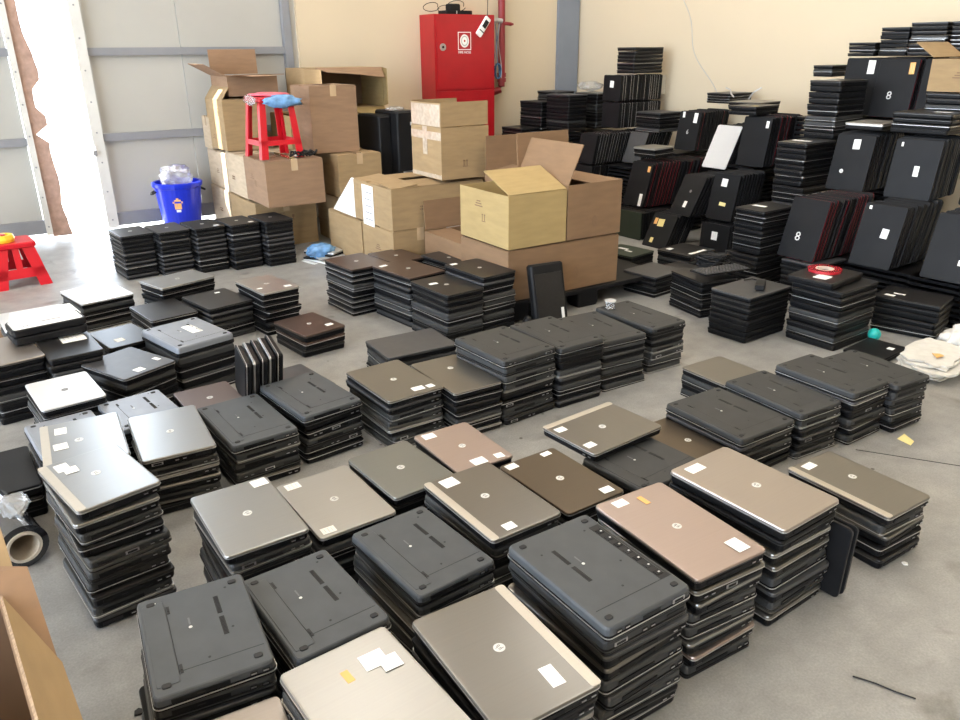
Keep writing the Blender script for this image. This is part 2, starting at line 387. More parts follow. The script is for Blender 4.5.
def port_mesh(kind, w):
    def f():
        b = MB()
        if kind == 0:   # vent grille
            b.box(-.026, .026, -.0005, .001, -.0045, .0045, 'black_hole')
            for k in range(9): b.box(-.024 + .006 * k - .0009, -.024 + .006 * k + .0009, -.0010, .0, -.004, .004, 'rubber')
        elif kind == 1:  # usb pair
            for x in (-.012, .012): b.box(x - .0075, x + .0075, -.0006, .001, -.0036, .0036, 'black_hole'); b.box(x - .0055, x + .0055, -.0012, .0, -.0022, .0006, 'metal_bit')
        elif kind == 2:  # display port
            b.box(-.018, .018, -.0008, .001, -.0048, .0048, 'metal_bit'); b.box(-.013, .013, -.0014, 0, -.0032, .0032, 'black_hole')
        else:            # optical drive door or card slot
            b.box(-.055, .055, -.0008, .001, -.0052, .0052, 'satin_black'); b.box(-.008, .008, -.0013, 0, -.0014, .0014, 'black_hole')
        return b.mesh('port')
    return cm_(('port', kind), f)
PNAME = ['side_vent', 'usb_port', 'display_port', 'drive_door']

STUFF = []          # (matrix, mesh) of the laptops past the first three hundred
THINGS = []         # bookkeeping
KEEP = None         # filled from the list below
IDX = [0]
def laptop(MX, w, d, t, style='satin_black', flip=False, hs=-1, detail=1, label='', group='', strip=False, trim=None, logo=None, stickers=(), under='under', bay=False, partlabels=True, feet=True):
    """MX: world matrix of the laptop standing with its lower face at z=0; flip turns the lid down."""
    idx = IDX[0]; IDX[0] += 1
    w, d, t = round(w, 3), round(d, 3), round(t, 4)
    FX = Matrix.Identity(4)
    if flip: FX = Matrix.Translation((0, 0, t)) @ Matrix.Rotation(math.pi, 4, 'Y'); hs_l = -hs
    else: hs_l = hs
    bm_ = base_mesh(w, d, t, under if flip else 'base'); lm_ = lid_mesh(w, d, t, style)
    if idx in STUFF_IDS:
        STUFF.append((MX @ FX, bm_)); STUFF.append((MX @ FX, lm_))
        if trim: STUFF.append((MX @ FX, trim_mesh(w, d, t, trim)))
        for (u, v, sx, sy, mt, ln) in stickers:
            STUFF.append((MX @ Matrix.Translation((u * w / 2, v * d / 2, t)), sticker_mesh(sx, sy, mt, ln)))
        return None
    o = thing('laptop', label, 'laptop', MX, group); o['n'] = idx
    put('base', bm_, o, FX); put('lid', lm_, o, FX)
    if trim:
        q = put('edge_trim', trim_mesh(w, d, t, trim), o, FX)
    T = Matrix.Translation
    if strip and not flip:
        def f():
            b = MB(); b.slab(.024, d - .004, .008, [(0, .93 * t), (0, t + .0006), (.001, t + .0010)], 'strip', cx=hs_l * (w / 2 - .0125)); return b.mesh('hinge_strip')
        q = put('hinge_strip', cm_(('strip', w, d, t, hs_l), f), o); q['label'] = 'lighter strip along the hinge edge'
    if logo and not flip:
        lm, ik = {'white': ('logo', 'logo_ink'), 'dark': ('ink', 'pale')}[logo[0] if isinstance(logo, tuple) else logo]
        sx = 1
        pos = logo[1] if isinstance(logo, tuple) else (0, 0)
        q = put('logo', logo_mesh(lm, ik), o, T((pos[0] * w / 2, pos[1] * d / 2, t)))
    for kk, (u, v, sx, sy, mt, ln) in enumerate(stickers):
        q = put('sticker', sticker_mesh(sx, sy, mt, ln), o, T((u * w / 2, v * d / 2, t + .0002 + .0009 * kk)) @ Matrix.Rotation(R(((u * 97 + v * 31) % 8) - 4), 4, 'Z'))
        if mt == 'orange_paper': q['label'] = 'small orange sticker'
        elif mt == 'yellow_paper': q['label'] = 'small yellow sticker'
    if flip and detail >= 1:
        U = T((0, 0, t))
        for sx in (-1, 1):
            for sy in (-1, 1): put('rubber_foot', foot_mesh(), o, U @ T((sx * (w / 2 - .03), sy * (d / 2 - .03), 0)))
        vx = -hs * .045 * (w / .24)
        for sy in (-1, 1): put('vent', vent_mesh(), o, U @ T((vx, sy * .037 + .03, 0)))
        if bay: put('battery_bay', bay_mesh(w, d, hs), o, U)
        else: put('battery', battery_mesh(w, d, under, hs), o, U)
        qq = put('cover_seam', seam_mesh(w, d, under), o, U); qq['kind'] = 'stuff'
    if detail >= 2:
        rnd = random.Random(idx)
        zc = (.42 * t) if not flip else (.58 * t)
        ks = rnd.sample([0, 1, 2, 3], 3) if rnd.random() < .6 else [3, 1]
        xs = [-w / 2 + .045, 0, w / 2 - .045] if 3 not in ks else ([-.03, w / 2 - .035] if len(ks) == 2 else [-w / 2 + .032, .0, w / 2 - .03])
        if 3 in ks: ks = [3, 1] ; xs = [-.03, w / 2 - .035]
        for k, x in zip(ks, xs):
            put(PNAME[k], port_mesh(k, w), o, T((x, -d / 2 - .0002, zc)))
    THINGS.append(o)
    return o
STUFF_IDS = {i for a, b in ((0, 5), (9, 15), (17, 24), (26, 32), (34, 39), (43, 43), (73, 74), (81, 86), (89, 94), (96, 100), (103, 104), (106, 111), (115, 119), (122, 126), (129, 134), (146, 153), (172, 172), (179, 180), (186, 187), (213, 214), (217, 218), (220, 221), (232, 232), (243, 245), (248, 248), (250, 251), (253, 254), (256, 263), (265, 265), (273, 279), (282, 287), (289, 295), (297, 305), (307, 315), (317, 325), (327, 335), (337, 345), (352, 356), (359, 361), (365, 368), (370, 371), (380, 380), (385, 387), (391, 395), (398, 402), (404, 408), (410, 411), (413, 415), (418, 420), (425, 430), (433, 436), (438, 441), (451, 451), (453, 453), (455, 455), (457, 463), (465, 466), (468, 468), (470, 470), (472, 475), (477, 487), (489, 498), (500, 519), (521, 533), (535, 546), (548, 559), (561, 571), (573, 587), (589, 597), (599, 609), (611, 617), (619, 624), (626, 633), (635, 641), (643, 651), (653, 661), (663, 679), (681, 697), (699, 749), (776, 782), (784, 788), (790, 790), (793, 799), (809, 816), (818, 820), (828, 829), (831, 832), (835, 836), (838, 838), (845, 851), (853, 967)) for i in range(a, b + 1)}


def stack(phrase, cx, cy, yaw, w, d, z0, z1, n, top, pool, detail=1, jit=.006, jyaw=2.0, group=None, toplabel=None, lean=(0, 0), flipp=.4, trimp=.45, hs=-1):
    """a pile of n closed laptops, built from the floor up"""
    rnd = random.Random(int(cx * 971 + cy * 173 + z1 * 31)); pitch = (z1 - z0) / n
    group = group or 'laptops in stacks on the floor'
    for i in range(n):
        k = n - 1 - i                      # order from the top
        z = z0 + i * pitch; t = pitch * .93
        ox = lean[0] * i; oy = lean[1] * i
        if k == 0:
            kw = dict(top); MX = at(cx + lean[0] * (n - 1), cy + lean[1] * (n - 1), z, yaw)
            laptop(MX, w, d, t, label=toplabel, group=group, detail=detail, hs=kw.pop('hs', hs), **kw)
        else:
            st = rnd.choice(pool); fl = rnd.random() < flipp
            MX = at(cx + ox + rnd.uniform(-jit, jit), cy + oy + rnd.uniform(-jit, jit), z, yaw + rnd.uniform(-jyaw, jyaw)) @ Matrix.Rotation(R(rnd.uniform(-.45, .45)), 4, 'X') @ Matrix.Rotation(R(rnd.uniform(-.8, .8)), 4, 'Y')
            dark = st in ('satin_black', 'dark_lid', 'grey_lid')
            tr = ('chrome' if rnd.random() < trimp else ('trim_dark' if rnd.random() < .5 else None))
            word = 'closed' if not fl else 'upside-down'
            laptop(MX, w * rnd.uniform(.975, 1.0), d * rnd.uniform(.975, 1.0), t, st, fl, rnd.choice((-1, 1)), 2 if detail == 2 else 0,
                   label='%s laptop, %s from top, stack %s' % (COLNAME[st], ORD[k], phrase), group=group, trim=tr, under='under_dark')

S_ = lambda u, v, sx=.045, sy=.028, mt='white_paper', ln=3: (u, v, sx, sy, mt, ln)
P1 = ['satin_black', 'satin_black', 'dark_lid', 'silver', 'taupe', 'grey_lid']
P2 = ['satin_black', 'dark_lid', 'satin_black', 'grey_lid']
UP = dict(style='satin_black', flip=True, trim='chrome')
# --- front block, nearest the camera
stack('nearest the open carton, black underside on top', .175, 1.42, -5, .235, .325, 0, .32, 9, dict(UP, stickers=[S_(-.72, .80, .016, .012, 'white_paper', 0)]), P1 + ['pale'], 2, lean=(.0045, .001),
      toplabel='upside-down charcoal laptop with round white sticker, front left stack')
stack('behind the orange-stickered one', .455, 1.43, 4, .228, .33, 0, .29, 8, dict(UP), P1, 2,
      toplabel='upside-down charcoal laptop beside the one with round white sticker')
stack('with the orange sticker at the bottom edge', .43, 1.045, 4, .238, .345, 0, .325, 9, dict(style='pale', hs=1, logo=None, trim='chrome', stickers=[S_(-.10, .50, .016, .034, 'orange_paper', 0), S_(.42, .55, .05, .045), S_(.62, .40, .04, .04)]), P1, 2,
      toplabel='pale silver laptop with orange sticker at bottom centre of photo')
stack('cut off by the bottom edge', .17, 1.06, -4, .235, .335, 0, .27, 8, dict(style='champagne', trim='chrome'), P1, 2, toplabel='pale laptop lid cut off by the photo bottom edge')
stack('with a taupe top at the bottom edge', .705, 1.03, -1, .235, .355, 0, .32, 9, dict(style='taupe', hs=1, strip=True, logo=('white', (0, .05)), trim='chrome', stickers=[S_(.38, -.62, .03, .055)]), P1, 2,
      toplabel='taupe laptop with strip and one white sticker, bottom centre')
stack('with the empty battery bay on top', 1.03, 1.12, 1, .255, .362, 0, .34, 9, dict(UP, bay=True, hs=1), P1, 2, jyaw=3, toplabel='upside-down black laptop with empty battery bay, front centre')
stack('under the rose-gold lid with orange sticker', 1.345, 1.165, -2, .240, .380, 0, .305, 8, dict(style='rose', logo='white', trim='trim_dark', stickers=[S_(-.45, .84, .042, .03), S_(.08, .72, .016, .040, 'orange_paper', 0), S_(.55, -.74, .04, .05)]), P1 + ['rose'], 2, jyaw=3,
      toplabel='rose-gold laptop with orange sticker, right of the battery bay one')
stack('under the champagne lid at the front right', 1.66, 1.185, 3, .253, .382, 0, .315, 8, dict(style='champagne', logo=('white', (.05, -.05)), trim='chrome', stickers=[S_(-.45, .80, .06, .034)]), P1 + ['taupe'], 2, jyaw=3,
      toplabel='large champagne laptop topping the front right stack')
stack('standing apart at the far right front', 2.135, 1.15, 0, .222, .350, 0, .185, 5, dict(style='taupe', logo=('white', (.15, .15)), trim='chrome', strip=True, stickers=[S_(-.35, .82, .05, .030)]), P1, 2, jyaw=3,
      toplabel='taupe laptop on low stack apart at right')
# --- second row
stack('third from left in the second row, charcoal top', .775, 1.50, 5, .235, .334, 0, .265, 8, dict(UP, trim=None), P1, 2, toplabel='upside-down charcoal laptop left of the taupe lid with strip, centre')
stack('under the two-sticker taupe lid at centre', 1.045, 1.585, 2, .235, .352, 0, .275, 8, dict(style='taupe', logo=('white', (-.05, .1)), strip=True, trim='chrome', stickers=[S_(-.42, .78, .05, .045), S_(-.35, -.82, .035, .03)]), P1, 2,
      toplabel='taupe laptop with two white stickers at photo centre')
stack('under the bronze-black lid with three stickers', 1.32, 1.615, 2, .222, .335, 0, .235, 7, dict(style='bronze', logo='white', trim='chrome', hs=-1, stickers=[S_(-.70, .85, .04, .03), S_(.55, .85, .035, .022), S_(.60, -.80, .04, .03)]), P1, 1,
      toplabel='bronze-black laptop with three white stickers')
stack('under the tilted taupe lid right of centre', 1.655, 1.60, 5, .30, .275, 0, .20, 6, dict(style='satin_black', flip=True, trim=None, under='under_dark'), P2, 2,
      toplabel='upside-down black laptop under the overhanging taupe lid')
laptop(at(1.655, 1.805, .206, -85) , .255, .335, .030, 'taupe', False, -1, 2, label='taupe laptop with light hinge edge overhanging a black one', group='laptops in stacks on the floor',
       strip=True, trim='chrome', logo='white', stickers=(S_(.55, -.78, .03, .04), S_(-.55, -.78, .03, .04)))
stack('low taupe one on the floor right of centre', 2.01, 1.73, 2, .25, .36, 0, .115, 3, dict(style='bronze', logo='white', trim='trim_dark', stickers=[S_(-.75, .85, .045, .025)]), P2, 1, toplabel='bronze laptop on low stack between black stacks')
stack('under the glossy silver lid at left centre', .44, 1.865, 1, .222, .336, 0, .29, 9, dict(style='silver', logo='white', trim='chrome', stickers=[S_(.72, .82, .045, .04)]), P1, 2,
      toplabel='silver laptop with one corner sticker, left centre', jyaw=3)
stack('under the pale lid at left centre', .70, 1.895, 2, .236, .334, 0, .23, 7, dict(style='pale', logo='white', trim='chrome', stickers=[S_(-.62, .82, .045, .035), S_(-.70, -.84, .04, .03)]), P1, 1,
      toplabel='pale silver laptop right of the glossy silver one')
stack('under the grey-green lid behind centre', .945, 1.945, 4, .222, .30, 0, .235, 7, dict(style='greygreen', logo='white', trim='chrome'), P1, 1, toplabel='grey laptop without stickers behind the charcoal undersides')
stack('under the pinkish lid behind centre', 1.19, 1.975, 0, .213, .30, 0, .225, 7, dict(style='rose', logo='white', trim='trim_dark', stickers=[S_(-.55, .80, .045, .035), S_(-.1, -.80, .05, .04), S_(.6, -.84, .03, .03)]), P1, 1,
      toplabel='pinkish laptop with torn white stickers behind centre')
# --- left tower and neighbours
stack('the tall left tower', .118, 2.14, 8, .222, .322, 0, .318, 9, dict(style='silver', trim='chrome', logo=None), P1, 2, jyaw=3, jit=.008, lean=(.0006, .005),
      toplabel='dark-edged laptop just under the top of the tall left tower')
laptop(at(.125, 2.185, .320, 12), .222, .322, .033, 'silver', False, -1, 2, label='silver laptop with strip and joined stickers atop the left tower', group='laptops in stacks on the floor',
       strip=True, trim='chrome', logo=('white', (.0, .1)), stickers=(S_(-.52, .70, .035, .05), S_(-.40, .50, .035, .04)))
stack('behind the tall left tower', .125, 2.53, -3, .236, .345, 0, .315, 9, dict(style='silver', logo=('white', (-.1, .05)), strip=True, trim='chrome', stickers=[S_(-.50, .60, .035, .05), S_(-.55, -.10, .04, .045)]), P1, 1,
      toplabel='silver laptop with two stickers behind the left tower')
stack('of reflecting silver beside the left tower', .402, 2.655, -3, .238, .38, 0, .215, 6, dict(style='silver', logo='white', trim='chrome'), P1, 2, jyaw=3,
      toplabel='silver laptop without stickers mirroring the daylight')
stack('with charcoal top right of the reflecting silver', .672, 2.675, 4, .248, .40, 0, .185, 5, dict(UP), P1, 2, jyaw=3, toplabel='upside-down charcoal laptop right of the reflecting silver lid')
stack('with ported charcoal top at left middle', .945, 2.73, 7, .255, .385, 0, .20, 6, dict(UP, bay=False), P1, 2, jyaw=3, toplabel='upside-down charcoal laptop with round socket holes, left middle')
stack('under the taupe lid in the middle', 1.262, 2.62, 3, .250, .365, 0, .22, 7, dict(style='taupe', logo='white', trim='chrome', strip=False, stickers=[S_(.25, -.75, .05, .035), S_(.66, -.80, .03, .03)]), P1, 2, jyaw=3,
      toplabel='taupe laptop with stickers at the near corner, middle')
stack('under the plain taupe lid in the middle', 1.515, 2.56, 0, .226, .37, 0, .21, 7, dict(style='taupe', logo=('white', (.1, .3)), trim='chrome'), P1, 1, toplabel='taupe laptop with white edge, no stickers, middle')
stack('with the silver-cornered black lid', 1.615, 3.14, -2, .365, .275, 0, .145, 4, dict(style='grey_lid', logo=None, trim='trim_dark', strip=False), P2, 1, toplabel='black laptop with silver front corner on a low stack')
# --- middle right rows
BG = 'laptops in the middle rows'
stack('first of four black-bottomed stacks at centre', 1.765, 2.565, 4, .285, .355, 0, .29, 8, dict(UP, under='under_dark'), P2 + ['silver'], 2, jyaw=3, group=BG, toplabel='upside-down black laptop, left end of the middle row')
stack('second of four black-bottomed stacks at centre', 2.05, 2.575, 1, .250, .38, 0, .28, 8, dict(UP, under='under_dark'), P2 + ['silver'], 1, jyaw=3, group=BG, toplabel='upside-down black laptop, second in the middle row')
stack('third of four black-bottomed stacks at centre', 2.335, 2.61, -3, .262, .39, 0, .24, 7, dict(UP, under='under_dark'), P2, 1, jyaw=3, group=BG, toplabel='upside-down black laptop, third in the middle row')
stack('fourth of four black-bottomed stacks at centre', 2.64, 2.655, 1, .230, .41, 0, .23, 7, dict(UP, under='under_dark', trim='trim_dark'), P2 + ['silver'], 2, jyaw=3, group=BG, toplabel='black laptop with silver hinge ends, right end of middle row')
stack('first of the right middle group', 2.23, 1.735, 0, .30, .375, 0, .17, 5, dict(UP, under='under_dark'), P2 + ['silver'], 2, jyaw=3, group=BG, toplabel='upside-down black laptop at the left of the right middle group')
stack('second of the right middle group', 2.515, 1.72, -2, .238, .38, 0, .19, 6, dict(UP, under='under_dark'), P2 + ['silver'], 2, jyaw=3, group=BG, toplabel='upside-down black laptop, second in the right middle group')
stack('third of the right middle group', 2.765, 1.68, 0, .240, .365, 0, .225, 6, dict(UP, under='under_dark'), P2, 2, jyaw=3, group=BG, toplabel='upside-down black laptop, third in the right middle group')
stack('last of the right middle group', 3.005, 1.64, -3, .222, .36, 0, .21, 6, dict(UP, under='under_dark', trim=None), P2, 2, jyaw=3, group=BG, toplabel='upside-down plain black laptop at the group right end')
stack('behind the right middle group, taupe', 2.60, 2.06, 0, .25, .30, 0, .135, 4, dict(style='taupe', trim='chrome'), P2, 0, group=BG, toplabel='taupe laptop peeping from behind the right middle group')
# --- dark row by the cartons
CG = 'dark laptops before the cartons'
stack('front left of the dark row by the cartons', 1.83, 4.22, 6, .262, .33, 0, .285, 9, dict(style='brown', logo='white', trim='trim_dark'), ['satin_black', 'grey_lid', 'grey_lid'], 1, group=CG, trimp=.8, flipp=.1, toplabel='dark brown glossy laptop, left end of row before cartons')
stack('second in the dark row by the cartons', 2.0, 3.88, 9, .256, .37, 0, .29, 9, dict(style='brown', logo='white', trim='trim_dark', stickers=[S_(-.6, .75, .05, .03)]), P2, 1, group=CG, toplabel='dark brown laptop with white sticker, second before cartons')
stack('third in the dark row by the cartons', 2.03, 3.50, 5, .245, .355, 0, .28, 8, dict(style='dark_lid', logo='white', trim='trim_dark', stickers=[S_(-.4, .3, .05, .028)]), P2, 1, group=CG, toplabel='black laptop with sticker and logo, nearest before cartons')
stack('right end of the dark row by the cartons', 2.275, 3.55, 5, .235, .36, 0, .325, 9, dict(style='dark_lid', logo='white', trim='trim_dark', stickers=[S_(-.60, .82, .04, .03)]), P2, 1, group=CG, toplabel='black laptop at right end of row before cartons')
stack('back left of the dark row by the cartons', 2.17, 4.37, 6, .240, .32, 0, .24, 7, dict(style='brown', logo='white', trim='trim_dark'), P2, 0, group=CG, toplabel='brown laptop in the back of the row before cartons')
stack('back right of the dark row by the cartons', 2.40, 4.10, 6, .20, .34, 0, .25, 8, dict(style='dark_lid', logo='white', trim='trim_dark', stickers=[S_(.5, -.7, .03, .03)]), P2, 0, group=CG, toplabel='black laptop in the back right of row before cartons')
# --- five even stacks near the door
DG = 'five even stacks near the metal door'
wordn = ['first', 'second', 'third', 'fourth', 'fifth']
for k in range(5):
    x = .845 + .232 * k; y = 5.80 - .05 * k
    stack('%s from left of the five even stacks' % wordn[k], x, y, 6, .218, .32, 0, .305 + .006 * k, 10, dict(style='satin_black' if k not in (0, 1) else 'dark_lid', logo='white', trim='trim_dark', stickers=[S_(.55, -.7, .035, .028)] if k in (2, 3) else []),
          ['satin_black', 'grey_lid'], 0, jit=.002, jyaw=.8, group=DG, trimp=.15, flipp=0, toplabel='black laptop on top of the %s even stack near the door' % wordn[k])
# --- messy left field
EG = 'laptops in the cluttered left field'
stack('under the white-glaring lid at far left', .47, 4.85, 12, .29, .36, 0, .165, 5, dict(style='white_lid', trim='chrome', logo='white'), P2, 0, group=EG, toplabel='silver laptop lost in the daylight glare, far left')  # white lid colour stands in for gap glare reflected on silver
stack('under the silver lid beside the glare', .88, 4.62, 18, .34, .25, 0, .235, 7, dict(style='silver', trim='chrome', logo='white'), P2, 0, group=EG, toplabel='silver laptop beside the glare, in front of even stacks')
stack('of black ones right of the glare', 1.00, 4.25, 12, .26, .33, 0, .19, 6, dict(style='dark_lid', trim='trim_dark', stickers=[S_(.4, .6, .03, .02)]), P2, 0, group=EG, toplabel='black laptop beside the grey lid with two stickers')
stack('in front of the glare, black', .72, 4.28, 9, .25, .33, 0, .17, 5, dict(style='dark_lid', trim='chrome'), P2, 0, group=EG, toplabel='black laptop in front of the daylight glare')
stack('under the grey lid with two small stickers', 1.265, 4.19, 9, .222, .345, 0, .245, 7, dict(style='pale', logo='white', trim='chrome', stickers=[S_(.6, -.7, .04, .03), S_(-.7, -.4, .03, .02)]), P2, 1, group=EG, jyaw=5, toplabel='pale grey laptop with two small stickers, beside bare floor')
stack('of two brown-topped ones on bare floor', 1.33, 3.74, 11, .245, .318, 0, .125, 3, dict(style='brown', logo='white', trim='trim_dark', stickers=[S_(.55, -.55, .04, .032)]), ['brown', 'dark_lid'], 1, group=EG, jyaw=5, toplabel='maroon-brown laptop with sticker on a low stack')
stack('under the thick silver-bottomed laptop', .69, 3.60, 14, .28, .36, 0, .25, 5, dict(style='satin_black', flip=True, trim=None, under='under_light', stickers=[S_(.25, .1, .05, .12, 'white_paper', 2)]), P2, 1, group=EG, toplabel='thick upside-down silver-grey laptop with long label, left')
stack('under the slanting grey lid at left', .40, 3.44, 24, .25, .325, 0, .215, 6, dict(style='grey_lid', hs=-1, trim='chrome', stickers=[S_(-.2, -.72, .04, .04), S_(.72, -.45, .02, .04)]), P2, 1, group=EG, toplabel='dark grey laptop with square white sticker, slanting')
stack('under the whitish lid with a dark round logo', .135, 3.24, 6, .228, .315, 0, .225, 7, dict(style='white_lid', logo='dark', trim='trim_dark'), P2, 1, group=EG, toplabel='whitish silver laptop with dark round logo, left')
stack('under the light grey underside at left', .36, 2.97, 8, .238, .30, 0, .19, 6, dict(style='satin_black', flip=True, under='under_light', trim=None), P2, 1, group=EG, toplabel='upside-down light grey laptop in front of whitish lid')
stack('under the grey underside at far left', .10, 2.90, 6, .235, .30, 0, .195, 6, dict(style='satin_black', flip=True, under='under_light', trim=None), P2, 1, group=EG, toplabel='upside-down grey laptop partly under silver one, far left')
stack('of black ones on the left photo edge', -.14, 2.86, 3, .235, .34, 0, .12, 3, dict(style='satin_black', trim='chrome'), P2, 1, group=EG, toplabel='black laptop with bright edge at left photo border')
stack('under the mauve-brown lid at left', .63, 3.03, 3, .225, .27, 0, .145, 4, dict(style='mauve', logo='white', trim='trim_dark'), P2, 1, group=EG, toplabel='mauve-brown laptop between silver lid and small upright ones')
stack('under the docking units at the left edge', -.03, 3.74, 9, .22, .37, 0, .27, 8, dict(style='champagne', trim='trim_dark'), P2, 1, group=EG, toplabel='champagne laptop under the white-topped docking unit')
stack('right of the docking units', .205, 3.68, 5, .215, .33, 0, .265, 8, dict(style='dark_lid', trim=None, stickers=[S_(.3, .5, .10, .13, 'white_paper', 5)]), P2, 1, group=EG, toplabel='black laptop with large printed white label, left')
stack('small dark one with square label', .45, 3.90, 11, .22, .30, 0, .19, 5, dict(style='dark_lid', trim='trim_dark', stickers=[S_(-.3, -.4, .04, .045)]), P2, 0, group=EG, toplabel='dark laptop with square label behind slanting grey one')
stack('on the left edge behind the docking units', .12, 4.42, 4, .30, .34, .10, .20, 3, dict(style='white_lid', trim='chrome'), P2, 0, group=EG, toplabel='pale laptop on brown carton at the left photo edge')
stack('dark grey one behind the small upright ones', 1.03, 3.18, 8, .26, .33, 0, .07, 2, dict(style='grey_lid', trim='trim_dark', stickers=[S_(.45, -.5, .04, .04)]), P2, 1, group=EG, toplabel='dark grey laptop with square sticker behind small upright ones')
# five small laptops standing on edge
for k in range(5):
    X = .775 + .036 * k
    T = Matrix.Translation((X, 3.01 + .012 * k, .115)) @ Matrix.Rotation(R(-8), 4, 'Z') @ Matrix.Rotation(R(-84), 4, 'Y') @ Matrix.Translation((.095, 0, 0))
    laptop(T, .19, .265, .029, 'silver' if k % 2 else 'satin_black', False, -1, 1, label='small laptop standing on edge, %s from left of five' % wordn[k], group='small laptops standing on edge', trim='chrome')
stack('carrying the small upright ones', .87, 2.99, 4, .20, .30, 0, .14, 4, dict(style='grey_lid', trim='trim_dark'), P2, 0, group=EG, toplabel='dark laptop beneath the small upright ones') if 0 else None
# two black laptops upright against the front right stack
for k in range(2):
    T = Matrix.Translation((1.806 + .024 * k, 1.11, .003)) @ Matrix.Rotation(R(3), 4, 'Z') @ Matrix.Rotation(R(-86), 4, 'Y') @ Matrix.Translation((.115, 0, 0))
    laptop(T, .22, .30, .020, 'satin_black', False, -1, 1, label='black laptop standing on edge against the champagne stack, %s' % ('inner one' if k == 0 else 'outer one'), group='laptops standing on edge at right', trim='trim_dark')

# --- the big pile along the right wall
PG = 'laptops piled along the right wall'
def row(phrase, X0, Y0, Z0, lean, yaw, n, w, h, face, pool=('satin_black',), edge='trim_dark', pitch=.035, detail=0, facelabel=None, edgep=.5):
    """laptops standing upright one behind the other, leaning back; X0,Y0,Z0 is the near face's lower far corner"""
    rnd = random.Random(int(X0 * 977 + Y0 * 331))
    for k in range(n):
        ln = lean + rnd.uniform(-.012, .012); yw = yaw + rnd.uniform(-.02, .02)
        a = Vector((math.sin(yw), -math.cos(yw), 0)); nn = Vector((math.cos(yw), math.sin(yw), 0))
        up = Vector((0, 0, math.cos(ln))) + nn * math.sin(ln); out = Vector((0, 0, math.sin(ln))) - nn * math.cos(ln)
        t = pitch * math.cos(ln) * .93; w2 = w * rnd.uniform(.97, 1.0); h2 = h * rnd.uniform(.97, 1.0)
        B = Vector((X0, Y0, Z0)) + nn * pitch * k + a * w2 / 2 + up * h2 / 2 - out * t + Vector((0, 0, .012 * 0))
        xa = up.cross(out)      # x axis = y x z
        MX = Matrix((xa, up, out)).transposed().to_4x4(); MX.translation = B
        if k == 0:
            kw = dict(face)
            o = laptop(MX, w2, h2, t, label=facelabel, group=PG, detail=0, **kw)
        else:
            ed = edge if rnd.random() < edgep else None
            laptop(MX, w2, h2, t, rnd.choice(pool), False, -1, 0, label='black laptop, %s back in upright row %s' % (ORD[k], phrase), group=PG, trim=ed)
    return None
B_ = lambda **k: dict(dict(style='satin_black'), **k)
st1 = lambda u, v, sx=.04, sy=.055, mt='white_paper', ln=2: (u, v, sx, sy, mt, ln)
row('marked with the middle figure eight', 4.07, 2.96, .262, .28, .03, 14, .25, .365, B_(trim='red_edge'), edge='red_edge', facelabel='upright black laptop marked 8 with red edge, middle of right pile')
row('with the grey label, lower right', 4.25, 2.60, .262, .29, .06, 12, .25, .365, B_(stickers=[st1(.3, .1), st1(-.7, .85, .015, .02, ln=0)]), edge=None, facelabel='upright black laptop with grey label, lower right of pile')
row('at the far right border', 4.30, 2.20, .262, .29, .08, 12, .25, .365, B_(stickers=[st1(.5, -.4, .03, .03)]), edge='chrome', edgep=.15, facelabel='upright black laptop cut by the right photo border')
row('with a pale tag above the figure eight', 4.62, 3.07, .60, .22, .10, 11, .25, .355, B_(stickers=[st1(.1, .66, .045, .06)], logo=('white', (-.35, -.32))), edge='trim_dark', facelabel='upright black laptop with pale tag near its top, upper right')
row('with the blue-grey label, upper right', 4.63, 2.68, .60, .18, .14, 11, .27, .355, B_(stickers=[st1(.15, -.05, .03, .06), st1(-.7, .8, .012, .025, ln=0)]), edge='trim_dark', facelabel='upright black laptop with blue-grey label in upper right of pile')
row('beside the upper right border', 4.72, 2.28, .60, .18, .12, 10, .25, .355, B_(), edge='chrome', edgep=.3, facelabel='upright black laptop near the upper right photo border')
row('marked with the topmost figure eight', 5.40, 3.34, .99, .17, .12, 14, .27, .395, B_(trim='red_edge', stickers=[st1(.68, .68, .035, .075, 'orange_paper', 2)]), edge='red_edge', facelabel='upright black laptop marked 8 with orange sticker, top of pile')
row('left of the topmost figure eight', 5.46, 3.62, .99, .10, .10, 13, .27, .385, B_(stickers=[st1(.4, .68, .05, .09)]), edge=None, facelabel='upright black laptop with barcode stickers behind top figure eight')
row('at the top right border', 5.40, 3.02, .99, .12, .08, 13, .27, .385, B_(), edge=None, facelabel='upright black laptop hidden behind the small brown carton')
row('with the tall six-marked face', 5.45, 5.20, .59, .19, .10, 12, .235, .345, B_(stickers=[st1(-.6, .82, .025, .05, ln=0), st1(.55, .68, .04, .085)]), edge='red_edge', edgep=.25, facelabel='upright black laptop marked 6 with two tall stickers')
row('with the peach sticker at left', 4.57, 4.89, .235, .26, -.06, 16, .25, .37, B_(stickers=[st1(.72, .72, .03, .045, 'orange_paper', 0), st1(.62, -.68, .035, .10)]), edge='red_edge', edgep=.6, facelabel='upright dark laptop with peach sticker, left of pile')
row('behind the silver-white face', 5.02, 4.47, .55, .46, .04, 10, .24, .36, dict(style='white_lid', trim='trim_dark'), edge='chrome', facelabel='upright silver-white laptop leaning in the dark pile')
row('with the faint round emblem', 4.97, 4.09, .61, .16, .08, 12, .25, .37, B_(stickers=[st1(.72, .72, .025, .05, ln=0)], logo=None), edge='red_edge', edgep=.35, facelabel='upright black laptop with faint round emblem, centre of pile')
row('of the small shiny laptop', 4.56, 4.35, .245, .50, -.02, 8, .225, .335, B_(stickers=[st1(.1, -.45, .03, .05)], logo=('dark', (.1, .2))), edge='chrome', facelabel='smallish shiny upright laptop leaning far back')
